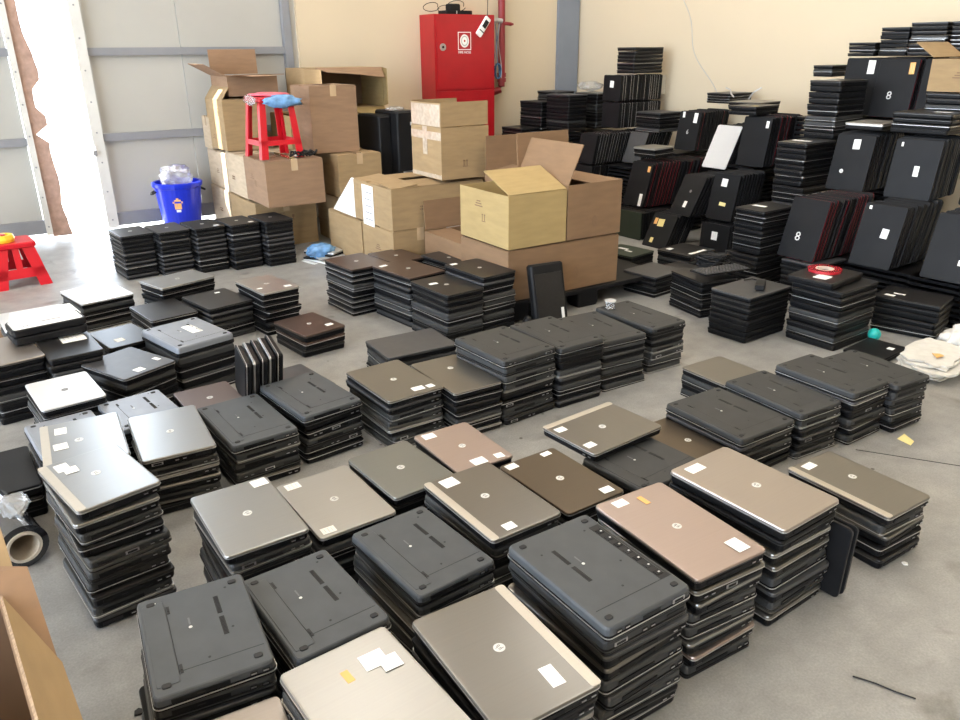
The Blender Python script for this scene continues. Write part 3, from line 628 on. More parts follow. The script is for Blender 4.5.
row('with yellow stickers near the floor', 4.36, 4.42, .0, .50, .05, 7, .235, .29, B_(stickers=[st1(-.15, .45, .06, .06, 'yellow_paper', 0), st1(-.6, .5, .03, .05, 'orange_paper', 0), st1(-.35, -.6, .03, .04, 'yellow_paper', 0)]), edge='chrome', facelabel='leaning dark laptop with yellow stickers near the floor')
row('with white square and yellow label', 4.47, 3.90, .29, .22, .07, 9, .225, .335, B_(stickers=[st1(-.1, .62, .05, .055), st1(.1, -.30, .055, .025, 'yellow_paper', 2)]), edge=None, facelabel='upright black laptop with white square and yellow label')
row('low one with a square white label', 4.43, 3.90, .0, .05, .05, 8, .25, .27, B_(stickers=[st1(.0, .35, .05, .06)]), edge=None, facelabel='low upright black laptop with square white label near floor')
row('of grey leaning laptops at the back', 5.22, 5.63, .45, .40, .08, 10, .22, .30, dict(style='grey_lid'), edge='chrome', facelabel='leaning plain grey laptop left of the six-marked one', edgep=.7)
row('of dark green faces behind the cartons', 4.43, 4.82, .0, -.02, .05, 10, .30, .225, dict(style='green_lid'), edge=None, facelabel='upright dark green laptop beside the orange-brown carton')
# corner tower tiers
for z, ph, hh in ((.98, 'top tier', .235), (.735, 'second tier', .235)):
    row('in the %s of the corner tower' % ph, 5.31, 6.05, z, .05, .03, 18, .24, hh, B_(stickers=[st1(.0, .3, .05, .06)] if z > .9 else []), edge='chrome', facelabel='upright black laptop facing out of the corner tower, %s' % ph, edgep=.6, pitch=.0315)
row('in the leaning lower tier of the corner', 4.90, 5.93, .44, .24, .04, 23, .24, .28, B_(), edge='chrome', facelabel='leaning black laptop at the front of the lower corner tier', edgep=.6)
row('in the lowest corner tier', 4.88, 5.95, .20, .10, .04, 23, .26, .23, B_(), edge='chrome', facelabel='black laptop at the front of the lowest corner tier', edgep=.3)

def pst(phrase, cx, cy, yaw, w, d, z0, z1, n, top, lab, detail=0, **k):
    stack(phrase, cx, cy, yaw, w, d, z0, z1, n, top, k.pop('pool', ['satin_black', 'dark_lid']), detail, group=PG, trimp=k.pop('trimp', .35), flipp=.15, toplabel=lab, jyaw=k.pop('jyaw', 1.2), jit=.004)
D_ = lambda **k: dict(dict(style='dark_lid', trim='trim_dark'), **k)
# flat stacks of the pile: front ones on the floor
pst('with the cable lump on top', 3.50, 3.02, -10, .255, .30, 0, .215, 7, D_(), 'black laptop under the loose keyboard and cable lump')
pst('with the black adapter on top', 3.40, 2.60, 4, .37, .25, 0, .255, 8, D_(style='grey_lid'), 'dark grey laptop carrying a black adapter, front of pile')
pst('under the red tape roll', 3.68, 2.30, 3, .345, .29, 0, .315, 9, D_(), 'black laptop second below the red tape roll')
laptop(at(3.63, 2.33, .318, 7), .33, .245, .035, 'dark_lid', False, -1, 0, label='black laptop with white label carrying the red tape roll', group=PG, stickers=(S_(-.45, -.2, .08, .07),))
pst('by the white foam sheets', 4.16, 2.13, 14, .255, .33, 0, .195, 6, D_(stickers=[S_(-.6, .6, .03, .05), S_(-.2, .4, .02, .06)]), 'black laptop with three stickers near the foam sheets', jyaw=4)
laptop(at(3.66, 2.01, .0, 6), .28, .20, .03, 'satin_black', False, -1, 0, label='thin black laptop lying alone on the floor by the teal ball', group=PG, trim='trim_dark', stickers=(S_(.4, -.5, .035, .03),))
pst('below the middle figure eight', 4.20, 2.79, 3, .30, .25, 0, .255, 8, D_(style='grey_lid'), 'flat dark laptop under the upright one marked 8')
pst('with nine layers left of the middle figure eight', 4.12, 3.12, 3, .325, .215, .255, .53, 9, D_(stickers=[S_(-.1, .3, .04, .09)]), 'black laptop with shiny label atop the nine-layer stack')
pst('beneath the nine-layer stack', 4.12, 3.14, 3, .34, .25, 0, .25, 8, D_(), 'black laptop beneath the nine-layer stack')
pst('with eight layers under a glossy label', 4.68, 3.29, 4, .34, .22, .60, .875, 8, D_(stickers=[S_(-.1, .2, .05, .12)]), 'black laptop with glossy label in the pile centre')
pst('beneath the glossy-labelled stack', 4.70, 3.29, 3, .34, .24, .26, .595, 9, D_(), 'black laptop beneath the glossy-labelled stack')
pst('high in the pile left of the top figure eight', 5.13, 3.42, 5, .36, .23, .86, 1.24, 10, D_(stickers=[S_(-.3, .4, .04, .12)]), 'black laptop atop the highest-standing flat stack, right of cables')
pst('with white stripe near the floor', 4.17, 3.78, 8, .31, .28, 0, .12, 3, D_(stickers=[S_(-.05, -.72, .19, .03, 'white_paper', 0), S_(-.5, .6, .05, .04)]), 'black laptop with long white stripe near the floor')
pst('low one right of the cartons', 3.83, 4.03, 10, .27, .30, 0, .11, 3, D_(style='green_lid', stickers=[S_(.2, .3, .03, .08), S_(-.1, -.2, .02, .06)]), 'dark green laptop with two paper strips right of cartons')
pst('low one behind the middle rows', 3.55, 3.47, 8, .30, .26, 0, .135, 4, D_(style='grey_lid'), 'dark grey laptop behind the right end of middle row')
pst('lying on the peach-stickered row', 4.78, 4.78, 10, .27, .22, .62, .70, 2, D_(style='pale', trim='chrome'), 'pale laptop lying on the row with peach sticker')
pst('lying on the pale-tagged row', 4.86, 2.95, 8, .30, .24, .965, 1.01, 1, D_(style='pale', trim='chrome'), 'pale laptop lying on the pale-tagged row')
pst('near the right border below the carton', 4.95, 2.62, 6, .42, .34, .965, 1.085, 4, D_(stickers=[S_(-.2, -.3, .05, .09), S_(.5, .2, .05, .09)]), 'black laptop with two labels below the small carton, right')
pst('beside the cable tangle at the wall', 5.72, 4.85, 5, .34, .24, 1.0, 1.085, 4, D_(), 'black laptop on a short stack against the wall')
pst('with the tilted keyboard on top', 5.40, 4.32, 10, .34, .28, 1.0, 1.05, 2, D_(style='taupe'), 'taupe-grey laptop tilted under cables on the pile')
pst('with yellow stickers high on the pile', 5.15, 4.12, 8, .34, .24, .975, 1.04, 2, D_(stickers=[S_(-.5, -.5, .05, .04, 'yellow_paper', 0)]), 'black laptop with yellow sticker high on the pile')
pst('first on the top ledge', 5.68, 3.56, 6, .34, .20, 1.385, 1.475, 4, D_(), 'black laptop topping the left ledge stack')
pst('second on the top ledge', 5.70, 3.34, 6, .34, .20, 1.385, 1.57, 7, D_(), 'black laptop topping the second ledge stack')
pst('third on the top ledge', 5.68, 3.10, 6, .34, .24, 1.385, 1.595, 8, D_(style='grey_lid'), 'grey-black laptop topping the third ledge stack')
pst('fourth on the top ledge', 5.70, 2.83, 6, .34, .26, 1.385, 1.595, 8, D_(style='grey_lid'), 'grey-black laptop topping the rightmost ledge stack')
pst('left of the ledge at the wall', 5.70, 3.86, 6, .34, .16, 1.24, 1.32, 3, D_(), 'black laptop on a small stack left of the ledge')
pst('capping the corner tower', 5.65, 5.92, 3, .40, .24, 1.225, 1.46, 7, D_(), 'black laptop capping the corner tower')
pst('lying behind the six-marked row', 5.55, 5.52, 4, .30, .30, .72, .90, 5, D_(style='grey_lid'), 'grey laptop lying between corner tower and six-marked row')
# flat stacks in the far corner behind the cartons
pst('leftmost in the corner, three layers', 4.92, 6.86, 4, .25, .34, .30, .70, 12, D_(), 'black laptop on the leftmost corner stack')
pst('second in the corner', 5.15, 6.86, 6, .24, .34, .30, .95, 18, D_(), 'black laptop on the second corner stack, askew')
pst('third in the corner', 5.40, 6.90, 2, .24, .34, .45, 1.04, 17, D_(style='grey_lid'), 'grey laptop on the third corner stack')
pst('fourth in the corner', 5.20, 6.46, 4, .26, .34, .68, 1.03, 10, D_(style='grey_lid'), 'grey laptop on the fourth corner stack')
pst('fifth in the corner', 5.62, 6.52, 4, .26, .34, .68, 1.03, 10, D_(style='greygreen'), 'pale grey laptop on the corner stack beside the tower')
pst('low one between the cartons and the cable lump', 3.83, 3.47, 5, .24, .30, 0, .10, 3, D_(), 'black laptop on a low stack behind the cable lump')
pst('under the small carton at right', 5.20, 2.58, 4, .40, .34, 1.09, 1.185, 3, D_(), 'black laptop directly under the small brown carton')
# hidden layers that carry the upper tiers
for x, y, w_, d_, z0, z1, n in ((4.75, 6.86, .25, .34, 0, .29, 9), (5.15, 6.86, .24, .34, 0, .29, 9), (5.40, 6.9, .24, .34, 0, .44, 13), (5.20, 6.46, .26, .34, 0, .67, 20), (5.62, 6.52, .26, .34, 0, .67, 20),
                               (5.6, 5.88, .7, .33, 0, .19, 6), (5.15, 3.47, .36, .25, .26, .85, 17), (5.6, 5.2, .5, .24, .0, .58, 17), (5.6, 4.8, .5, .24, .0, .5, 15),
                               (4.65, 2.5, .6, .7, 0, .255, 8), (4.5, 2.12, .30, .34, 0, .255, 8), (4.9, 4.7, .6, .3, 0, .23, 7), (5.3, 4.2, .5, .4, 0, .6, 18), (5.6, 3.4, .6, .9, 0, .98, 28), (5.35, 5.55, .5, .3, 0, .44, 13)):
    for k in range(n):
        STUFF.append((at(x, y, z0 + (z1 - z0) * k / n, 3), base_mesh(round(w_, 3), round(d_, 3), round((z1 - z0) / n * .95, 4), 'base')))
# build the one joined object for the laptops past three hundred
def join_stuff():
    groups = []; V = []; Fc = []; MI = []; mats = []; off = 0
    for mx, me in STUFF:
        n = len(me.vertices); co = np.empty(n * 3); me.vertices.foreach_get('co', co); co = co.reshape(-1, 3)
        A = np.array(mx); co = co @ A[:3, :3].T + A[:3, 3]; V.append(co)
        mp = []
        for m_ in me.materials:
            if m_ not in mats: mats.append(m_)
            mp.append(mats.index(m_))
        for p in me.polygons: Fc.append([i + off for i in p.vertices]); MI.append(mp[p.material_index])
        off += n
    me = bpy.data.meshes.new('laptop_pile'); me.from_pydata(np.vstack(V).tolist(), [], Fc); me.polygons.foreach_set('material_index', MI)
    for m_ in mats: me.materials.append(m_)
    o = put('laptop_pile', me); tag(o, 'mass of further black laptops filling the pile along the right wall', 'laptops', None, 'stuff')
join_stuff()
# figures marked on three upright faces
for o in THINGS:
    lab = o.get('label', '')
    for key, ch, sz in (('marked 8', '8', .075), ('marked 6', '6', .055)):
        if key in lab and 'back in' not in lab and 'under' not in lab:
            me = text_mesh(ch, sz, 'logo'); d_ = [c for c in o.children if c.name.startswith('lid')][0].data; zt = max(v.co.z for v in d_.vertices)
            u = -.02 if ch == '8' else 0
            put('marking', me, o, Matrix.Translation((u, -.05 if ch == '8' else -.01, zt + .0004)))
# ---------------------------------------------------------------- cardboard boxes
def carton(label, x0, x1, y0, y1, z0, z1, mt, flaps=('c', 'c', 'c', 'c'), yaw=0, flen=None, prints=(), tapes=True, name='cardboard_box', group=None, inside='card_in'):
    """flaps order: -x, +x, -y, +y ; 'c' closed, None absent, else opening angle in degrees (0 upright, 90 flat outwards, -90 closed)"""
    cx, cy = (x0 + x1) / 2, (y0 + y1) / 2; w, d, h = x1 - x0, y1 - y0, z1 - z0; th = .005
    o = thing(name, label, 'box', at(cx, cy, z0, yaw), group)
    b = MB(); b.box(-w / 2, w / 2, -d / 2, d / 2, 0, th, mt)
    b.box(-w / 2, -w / 2 + th, -d / 2, d / 2, th, h, mt); b.box(w / 2 - th, w / 2, -d / 2, d / 2, th, h, mt)
    b.box(-w / 2 + th, w / 2 - th, -d / 2, -d / 2 + th, th, h, mt); b.box(-w / 2 + th, w / 2 - th, d / 2 - th, d / 2, th, h, mt)
    b.build('body', o)
    half = min(w, d) / 2
    closed_all = all(f == 'c' for f in flaps)
    for i, fl in enumerate(flaps):
        if fl is None: continue
        L_ = (flen or half) - .002; ang = -90 if fl == 'c' else fl
        b = MB(); wid = (d if i < 2 else w) - .008
        z_off = .001 if i < 2 else .007
        b.box(-wid / 2, wid / 2, 0, th, 0, L_, mt)
        s = {0: Matrix.Translation((-w / 2 + .001, 0, h + z_off)) @ Matrix.Rotation(R(-90), 4, 'Z'), 1: Matrix.Translation((w / 2 - .001, 0, h + z_off)) @ Matrix.Rotation(R(90), 4, 'Z'),
             2: Matrix.Translation((0, -d / 2 + .001, h + z_off)), 3: Matrix.Translation((0, d / 2 - .001, h + z_off)) @ Matrix.Rotation(R(180), 4, 'Z')}[i]
        # local: outward is -y ; rotate the upright flap about its bottom edge
        mw = s @ Matrix.Rotation(R(ang), 4, 'X')
        b.build('flap', o, mw)
    if closed_all and tapes:
        b = MB(); 
        if w >= d: b.box(-w / 2 - .001, w / 2 + .001, -.025, .025, h + .013, h + .014, 'tape'); b.box(-w / 2 - .002, -w / 2 - .001, -.025, .025, h - .07, h + .014, 'tape')
        else: b.box(-.025, .025, -d / 2 - .001, d / 2 + .001, h + .013, h + .014, 'tape'); b.box(-.025, .025, -d / 2 - .002, -d / 2 - .001, h - .07, h + .014, 'tape')
        b.build('packing_tape', o)
    for face, u, v, kind in prints:
        b = MB()
        def P(u_, v_, su, sv, m='print'):
            if face == '-y': b.box(u_ - su, u_ + su, -d / 2 - .0012, -d / 2, v_ - sv, v_ + sv, m)
            else: b.box(-w / 2 - .0012, -w / 2, u_ - su, u_ + su, v_ - sv, v_ + sv, m)
        if kind == 'arrows':
            for k in (-1, 1): P(u + .012 * k, v, .0025, .018); P(u + .012 * k, v + .016, .006, .003)
            P(u, v - .022, .02, .002)
        elif kind == 'lines':
            for k in range(3): P(u, v + .014 * k, .04 - .01 * k, .003)
        elif kind == 'glass':
            P(u, v + .012, .009, .010); P(u, v - .006, .002, .010); P(u, v - .017, .008, .002)
        elif kind == 'oval':
            for k in range(14):
                a = k * 2 * math.pi / 14; P(u + .013 * math.cos(a), v + .030 * math.sin(a), .003, .004)
            P(u, v, .004, .004)
        elif kind == 'text': 
            for r_i in range(2):
                for k in range(7): P(u - .04 + .012 * k, v - .018 * r_i, .003 + .0015 * ((k * 3) % 2), .005)
        b.build('printed_mark', o)
    return o
SC_ = 'cartons piled against the metal door'
carton('brown carton at the bottom against the door, farthest back', 1.80, 2.30, 6.73, 7.28, 0, .345, 'card_pale', prints=[('-x', .02, .17, 'text')], group=SC_)
carton('brown carton, front one of the bottom layer by the bucket', 1.80, 2.29, 6.02, 6.70, 0, .345, 'card_tan', prints=[('-y', -.05, .26, 'text'), ('-x', 0, .15, 'text'), ('-y', .05, .22, 'glass')], group=SC_)
carton('brown carton of the middle layer touching the door', 1.81, 2.30, 6.74, 7.29, .36, .655, 'card_pale', group=SC_, prints=[('-x', 0, .12, 'lines')])
carton('narrow brown carton in the middle of the middle layer', 1.81, 2.28, 6.20, 6.72, .36, .68, 'card_pale', group=SC_, prints=[('-x', .1, .14, 'text')])
carton('wide brown carton carrying the red stool', 1.80, 2.245, 5.68, 6.19, .375, .70, 'card', group=SC_, prints=[('-x', 0, .15, 'arrows'), ('-x', .08, .18, 'lines')])
carton('small pale carton above the middle layer, against the door', 1.80, 2.05, 7.06, 7.30, .67, .93, 'card_pale', group=SC_)
carton('tall pale carton with raised flap behind the red stool', 1.80, 2.10, 6.60, 7.10, .695, 1.09, 'card_tan', flaps=(-35, None, 'c', 'c'), flen=.12, group=SC_, prints=[('-x', .1, .08, 'lines'), ('-x', -.1, .3, 'oval')])
carton('open carton with wide flaps on top of the left pile', 1.87, 2.28, 6.62, 7.10, 1.115, 1.265, 'card', flaps=(62, 'c', 88, 4), flen=.20, group=SC_)
MG = 'cartons in the middle pile'
carton('tan carton at the floor beside the wide stool carton', 2.40, 2.76, 5.72, 6.25, 0, .37, 'card_tan', group=MG)
carton('tan carton, second layer beside the wide stool carton', 2.385, 2.75, 5.72, 6.25, .385, .70, 'card_tan', group=MG)
b_ = carton('tall plain brown carton right of the red stool', 2.25, 2.63, 5.85, 6.25, .715, 1.20, 'card', group=MG)
carton('brown carton lying behind the red stool', 2.315, 2.62, 6.50, 7.0, .36, .95, 'card_yellow', group=MG, flaps=(None, None, 70, 'c'), flen=.18)
# carton on its side, opening towards the room
o = thing('cardboard_box', 'large open carton lying on its side, ragged flap above', 'box', at(2.86, 6.80, .985, 0), MG)
w_, d_, h_ = .72, .45, .33
b = MB(); b.box(-w_ / 2, w_ / 2, -d_ / 2, d_ / 2, 0, .005, 'card_tan'); b.box(-w_ / 2, w_ / 2, -d_ / 2, d_ / 2, h_ - .005, h_, 'card_tan'); b.box(-w_ / 2, -w_ / 2 + .005, -d_ / 2, d_ / 2, .005, h_ - .005, 'card_tan'); b.box(w_ / 2 - .005, w_ / 2, -d_ / 2, d_ / 2, .005, h_ - .005, 'card_yellow'); b.box(-w_ / 2, w_ / 2, d_ / 2 - .005, d_ / 2, .005, h_ - .005, 'card_in'); b.build('body', o)
b = MB(); b.poly_prism([(-w_ / 2 + .1, -d_ / 2, h_), (w_ / 2 - .01, -d_ / 2, h_), (w_ / 2 - .06, -d_ / 2 - .16, h_ - .08), (.1, -d_ / 2 - .15, h_ - .055), (-.05, -d_ / 2 - .16, h_ - .04), (-w_ / 2 + .16, -d_ / 2 - .11, h_ - .03)], .005, 'card'); b.build('flap', o)
b = MB(); b.poly_prism([(0, -d_ / 2, .002), (w_ / 2, -d_ / 2, .002), (w_ / 2 - .02, -d_ / 2 - .16, -.05), (.1, -d_ / 2 - .17, -.05)], .005, 'card_yellow'); b.build('flap', o)
b = MB(); b.poly_prism([(w_ / 2, -d_ / 2, .01), (w_ / 2, -d_ / 2, h_), (w_ / 2 - .02, -d_ / 2 - .12, h_ - .01), (w_ / 2 - .02, -d_ / 2 - .12, .03)], .005, 'card_yellow'); b.build('flap', o)
b = MB(); b.poly_prism([(-w_ / 2, -d_ / 2, .01), (-w_ / 2, -d_ / 2, h_), (-w_ / 2 + .11, -d_ / 2 - .10, h_ - .01), (-w_ / 2 + .11, -d_ / 2 - .10, .03)], .005, 'card_tan'); b.build('flap', o)
carton('plain carton beneath the one lying on its side', 2.66, 3.22, 6.58, 7.05, .50, .97, 'card_tan', group=MG)
carton('plain carton on the floor behind the black towers', 2.66, 3.22, 6.58, 7.05, 0, .485, 'card_tan', group=MG)
# label-fronted cartons
carton('tan carton at lower left of the labelled carton', 2.22, 2.62, 4.99, 5.58, 0, .335, 'card_tan', group=MG)
carton('tan carton directly below the labelled carton', 2.22, 2.62, 4.50, 4.97, 0, .35, 'card_tan', prints=[('-x', .08, .15, 'text'), ('-x', .0, .20, 'lines')], group=MG)
k1 = carton('tan carton with white paper label taped on its end', 2.22, 2.92, 4.50, 5.08, .36, .625, 'card_tan', flaps=(-84, None, -86, 'c'), flen=.20, group=MG, prints=[('-y', -.1, .14, 'text')])
b = MB(); b.box(-.353, -.3515, -.02, .15, -.02, .25, 'white_paper')
for k in range(5): b.box(-.3540, -.353, .0 + .01 * (k % 2), .11, .20 - .045 * k, .205 - .045 * k, 'ink')
q = b.build('paper_label', k1); q['label'] = 'white printed paper label'
k2 = carton('carton wrapped in glossy tape above the labelled carton', 2.585, 2.95, 4.48, 4.88, .655, .985, 'card_tan', flaps=(0, None, 0, 0), flen=.15, group=MG, prints=[('-y', .0, .10, 'arrows')])
b = MB()
b.box(-.1845, -.1832, -.20, .20, .25, .30, 'clear_tape'); b.box(-.1845, -.1832, -.20, .20, .005, .03, 'clear_tape'); b.box(-.1850, -.1845, -.02, .04, .15, .33, 'clear_tape'); b.box(-.184, -.183, -.19, .19, .335, .47, 'clear_tape')
b.build('clear_tape', k2)
carton('carton behind the tape-wrapped carton', 2.97, 3.30, 4.52, 4.90, 0, .62, 'card_tan', group=MG)
b = MB(); b.poly_prism([(2.235, 5.50, .352), (2.235, 5.10, .352), (2.25, 5.10, .62), (2.25, 5.17, .62)], .012, 'white_paper'); tag(b.build('foam_board'), 'white foam board leaning beside the labelled carton', 'board')
carton('orange-brown carton with a raised back flap behind the yellow one', 2.70, 3.08, 4.06, 4.44, 0, .27, 'card_orange', flaps=('c', None, None, 5), flen=.19, group=MG) if 0 else None
carton('orange-brown carton with a raised flap, left of the yellow one', 2.43, 2.85, 3.985, 4.46, 0, .345, 'card_orange', flaps=('c', None, None, 4), flen=.19, group=MG)
# pallet
carton('brown carton hidden low behind the pallet cartons', 2.87, 3.30, 3.985, 4.40, 0, .30, 'card_orange', group=MG)
o = thing('pallet', 'low black plastic pallet under the open cartons', 'pallet', at(2.98, 3.74, 0, 0))
b = MB(); b.slab(1.22, .64, .02, [(0, .095), (0, .115), (.003, .12)], 'satin_black'); b.build('deck', o)
for i in range(3):
    for j in range(2):
        b = MB(); b.slab(.16, .12, .02, [(.01, 0), (0, .02), (0, .095)], 'satin_black', cx=-.52 + .52 * i, cy=-.25 + .5 * j); b.build('foot', o)
b = MB(); b.box(-.3, -.26, -.323, -.320, .03, .06, 'white_paper'); b.build('sticker', o)
PB = 'open cartons on the pallet'
carton('large brown carton on the pallet carrying two others', 2.40, 3.21, 3.45, 3.95, .122, .405, 'card_orange', group=PB, prints=[('-y', .08, .10, 'oval'), ('-x', -.05, .12, 'lines')], tapes=False)
carton('yellowish carton with its lid flap laid back', 2.40, 2.80, 3.45, 3.95, .422, .715, 'card_yellow', flaps=(None, None, -68, None), flen=.27, group=PB, prints=[('-x', .05, .20, 'lines'), ('-x', .0, .14, 'arrows')])
carton('reddish-brown open carton right of the yellowish one', 2.81, 3.215, 3.45, 3.95, .422, .735, 'card_orange', flaps=(-25, 'c', None, 5), flen=.24, group=PB, prints=[('-y', .0, .09, 'oval')])
carton('open carton with tall back flaps behind the yellowish one', 2.87, 3.30, 3.985, 4.40, .315, .70, 'card_orange', flaps=(-82, None, None, 0), flen=.22, group=PB)
# small carton on the pile at the top right
o = carton('small brown carton with raised flap high on the right', 5.04, 5.40, 2.40, 2.76, 1.19, 1.375, 'card_tan', flaps=(None, None, None, 55), flen=.15, group=None, prints=[('-x', 0, .08, 'lines')])
carton('brown carton under pale laptops at the left photo edge', -.05, .28, 4.22, 4.62, 0, .095, 'card_orange', flaps=('c', 'c', 'c', 'c'))
# near open carton at the bottom left
PV = Matrix.Translation((-.128, 1.655, 0))
o = thing('cardboard_box', 'large open carton with spread flaps at the bottom left corner', 'box', PV @ Matrix.Rotation(R(4.5), 4, 'Z') @ PV.inverted())
b = MB(); th = .006
L0, L1, N0, N1, HZ = -.64, -.130, .80, 1.66, .40
b.box(L0, L1, N0, N1, 0, th, 'card_in'); b.box(L0, L0 + th, N0, N1, th, HZ, 'card_in'); b.box(L1 - th, L1, N0, N1, th, HZ, 'card_in'); b.box(L0 + th, L1 - th, N0, N0 + th, th, HZ, 'card_in'); b.box(L0 + th, L1 - th, N1 - th, N1, th, HZ, 'card_in')
b.build('body', o)
b = MB(); b.poly_prism([(L1, N0, HZ), (-.066, .98, .33), (-.066, 1.20, .325), (-.066, 1.455, .335), (L1, 1.65, HZ + .004)], .007, 'card_tan', 'card_edge'); b.build('flap', o)
b = MB(); b.poly_prism([(L0, N1 + .005, HZ), (L1 - .002, N1 + .0, HZ), (-.068, 1.47, .325), (-.069, 1.71, .415), (-.13, 1.75, .42), (L0, 1.80, .47)], .006, 'card', 'card_edge'); b.build('flap', o)
b = MB(); b.poly_prism([(L0, 1.81, .34), (-.092, 1.80, .34), (-.092, 2.13, .39), (L0, 2.15, .40)], .006, 'card_tan', 'card_edge'); b.build('flap', o)

# ---------------------------------------------------------------- stools, bucket, fire cabinet
def stool(label, cx, cy, z0, h, bw, tw, yaw, solid=False):
    o = thing('plastic_stool', label, 'stool', at(cx, cy, z0, yaw))
    b = MB(); b.slab(tw * 2 + .03, tw * 2 + .03, .03, [(.006, h - .035), (0, h - .03), (0, h - .006), (.006, h)], 'red_plastic'); b.build('seat', o)
    hz = h - .03
    for sx in (-1, 1):
        for sy in (-1, 1):
            b = MB(); t = .012; lw = .052 if not solid else .075
            def ring(z):
                f = 1 - z / hz; px = (tw + (bw - tw) * f); L_ = lw * (1 - .15 * (1 - f) if not solid else 1)
                x, y = sx * px, sy * px
                return [(x, y, z), (x - sx * L_, y, z), (x - sx * L_, y - sy * t, z), (x - sx * t, y - sy * t, z), (x - sx * t, y - sy * L_, z), (x, y - sy * L_, z)][::(1 if sx * sy > 0 else -1)]
            b.loft([ring(0), ring(hz * .5), ring(hz)], 'red_plastic'); b.build('leg', o)
    zr = (.30 if not solid else .42) * h; zb = zr - (.035 if not solid else .06)
    for k in range(4):
        b = MB(); T = Matrix.Rotation(R(90 * k), 4, 'Z')
        f0 = 1 - zb / hz; f1 = 1 - zr / hz; p0 = tw + (bw - tw) * f0; p1 = tw + (bw - tw) * f1
        vs = [(-p0, -p0, zb), (p0, -p0, zb), (p1, -p1, zr), (-p1, -p1, zr)]; vs += [(x, y + .01, z) for x, y, z in vs]
        b.add([T @ Vector(v) for v in vs], [(0, 1, 2, 3), (7, 6, 5, 4), (0, 4, 5, 1), (3, 2, 6, 7)], 'red_plastic'); b.build('stretcher', o)
        if solid:
            b = MB(); vs = [(-.02, -p1, zr), (.02, -p1, zr), (.02, -tw, hz), (-.02, -tw, hz)]; vs += [(x, y + .01, z) for x, y, z in vs]
            b.add([T @ Vector(v) for v in vs], [(0, 1, 2, 3), (7, 6, 5, 4), (0, 3, 7, 4), (1, 5, 6, 2)], 'red_plastic'); b.build('brace', o)
    return o
stool('red plastic stool with draped top standing on a carton', 1.955, 5.90, .716, .43, .165, .128, 4)
stool('low red plastic stool on the floor by the left photo edge', .13, 6.02, 0, .29, .17, .115, 6, True)
def lump(name, label, cat, loc, sc_, mt, seed=0, amp=.25, sub=3, freq=2.5, mw=None, kind=None, floorz=None, group=None):
    bm = bmesh.new(); bmesh.ops.create_icosphere(bm, subdivisions=sub, radius=1)
    for v in bm.verts:
        n = noise.noise(v.co * freq + Vector((seed, seed * 2, 0))) + .4 * noise.noise(v.co * freq * 3 + Vector((seed, 0, 5)))
        v.co *= 1 + amp * n; v.co = Vector((v.co.x * sc_[0], v.co.y * sc_[1], v.co.z * sc_[2]))
        if floorz is not None: v.co.z = max(v.co.z, floorz)
    me = bpy.data.meshes.new(name); bm.to_mesh(me); bm.free(); me.materials.append(M[mt])
    o = put(name, me, None, Matrix.Translation(loc), smooth=True); tag(o, label, cat, group); return o
lump('plastic_cover', 'pink and white plastic cover draped on the red stool', 'cover', (1.955, 5.90, 1.158), (.15, .15, .016), 'pink_plastic', 3, .2)
lump('plastic_film', 'crumpled blue plastic film hanging from the stool seat', 'film', (2.00, 5.745, 1.115), (.135, .022, .042), 'blue_film', 5, .4, freq=3)
lump('plastic_film', 'whitish plastic film on the left side of the stool seat', 'film', (1.80, 5.87, 1.125), (.016, .13, .036), 'film', 8, .35, freq=3)
b = MB(); pts = []
for k in range(40):
    a = k * .75; pts.append((2.13 + .055 * math.cos(a) + .05 * math.sin(k * .21), 5.76 + .035 * math.sin(a), .724 + .016 * (k % 3)))
b.tube(pts, .008, 'cable', 5); tag(b.build('cable_coil'), 'black adapter cable coiled on the carton below the red stool', 'cable')
b = MB(); b.loft([[(.035 * math.cos(a), .035 * math.sin(a), z) for a in [k * math.pi / 8 for k in range(16)]] for z in (0, .045)], 'tape'); o = b.build('tape_roll', None, at(2.11, 5.80, .716)); tag(o, 'small roll of amber tape under the red stool', 'tape')
# yellow roll with red thing on left stool
b = MB(); b.loft([[(r_ * math.cos(a), r_ * math.sin(a), z) for a in [k * math.pi / 10 for k in range(20)]] for r_, z in ((.075, 0), (.08, .02), (.07, .045), (.045, .045), (.04, .01))], 'yellow_plastic')
o = b.build('yellow_bowl', None, at(.08, 6.0, .292)); tag(o, 'yellow plastic dish on the low red stool', 'dish')
lump('red_rag', 'small red crumpled thing in the yellow dish', 'rag', (.06, 6.0, .330), (.05, .04, .02), 'red_plastic', 2)
carton('carton with an upright flap behind the low red stool', -.32, .02, 6.35, 6.75, 0, .36, 'card_tan', flaps=(None, 10, None, 'c'), flen=.14)
# blue bucket
o = thing('blue_bucket', 'blue plastic bin against the metal door', 'bin', at(1.465, 7.06, 0, 0))
b = MB(); n = 36
def circ(r_, z): return [(r_ * math.cos(2 * math.pi * k / n), r_ * math.sin(2 * math.pi * k / n), z) for k in range(n)]
b.loft([circ(.145, 0), circ(.15, .02), circ(.185, .36), circ(.187, .38), circ(.178, .38), circ(.14, .03)], 'blue_plastic'); b.build('body', o, smooth=False)
b = MB(); b.loft([circ(.188, .395), circ(.203, .395), circ(.205, .425), circ(.195, .432), circ(.182, .43), circ(.180, .38)], 'blue_plastic'); b.build('rim', o)
for s in (-1, 1):
    b = MB(); b.tube([(s * .185, -.03, .36), (s * .215, -.03, .345), (s * .222, 0, .34), (s * .215, .03, .345), (s * .185, .03, .36)], .009, 'cable'); b.build('handle', o)
b = MB()
def onb(u, v, z): 
    r_ = .148 + .037 * z / .36 + .002; a = R(-108 + u); return (r_ * math.cos(a), r_ * math.sin(a), z)
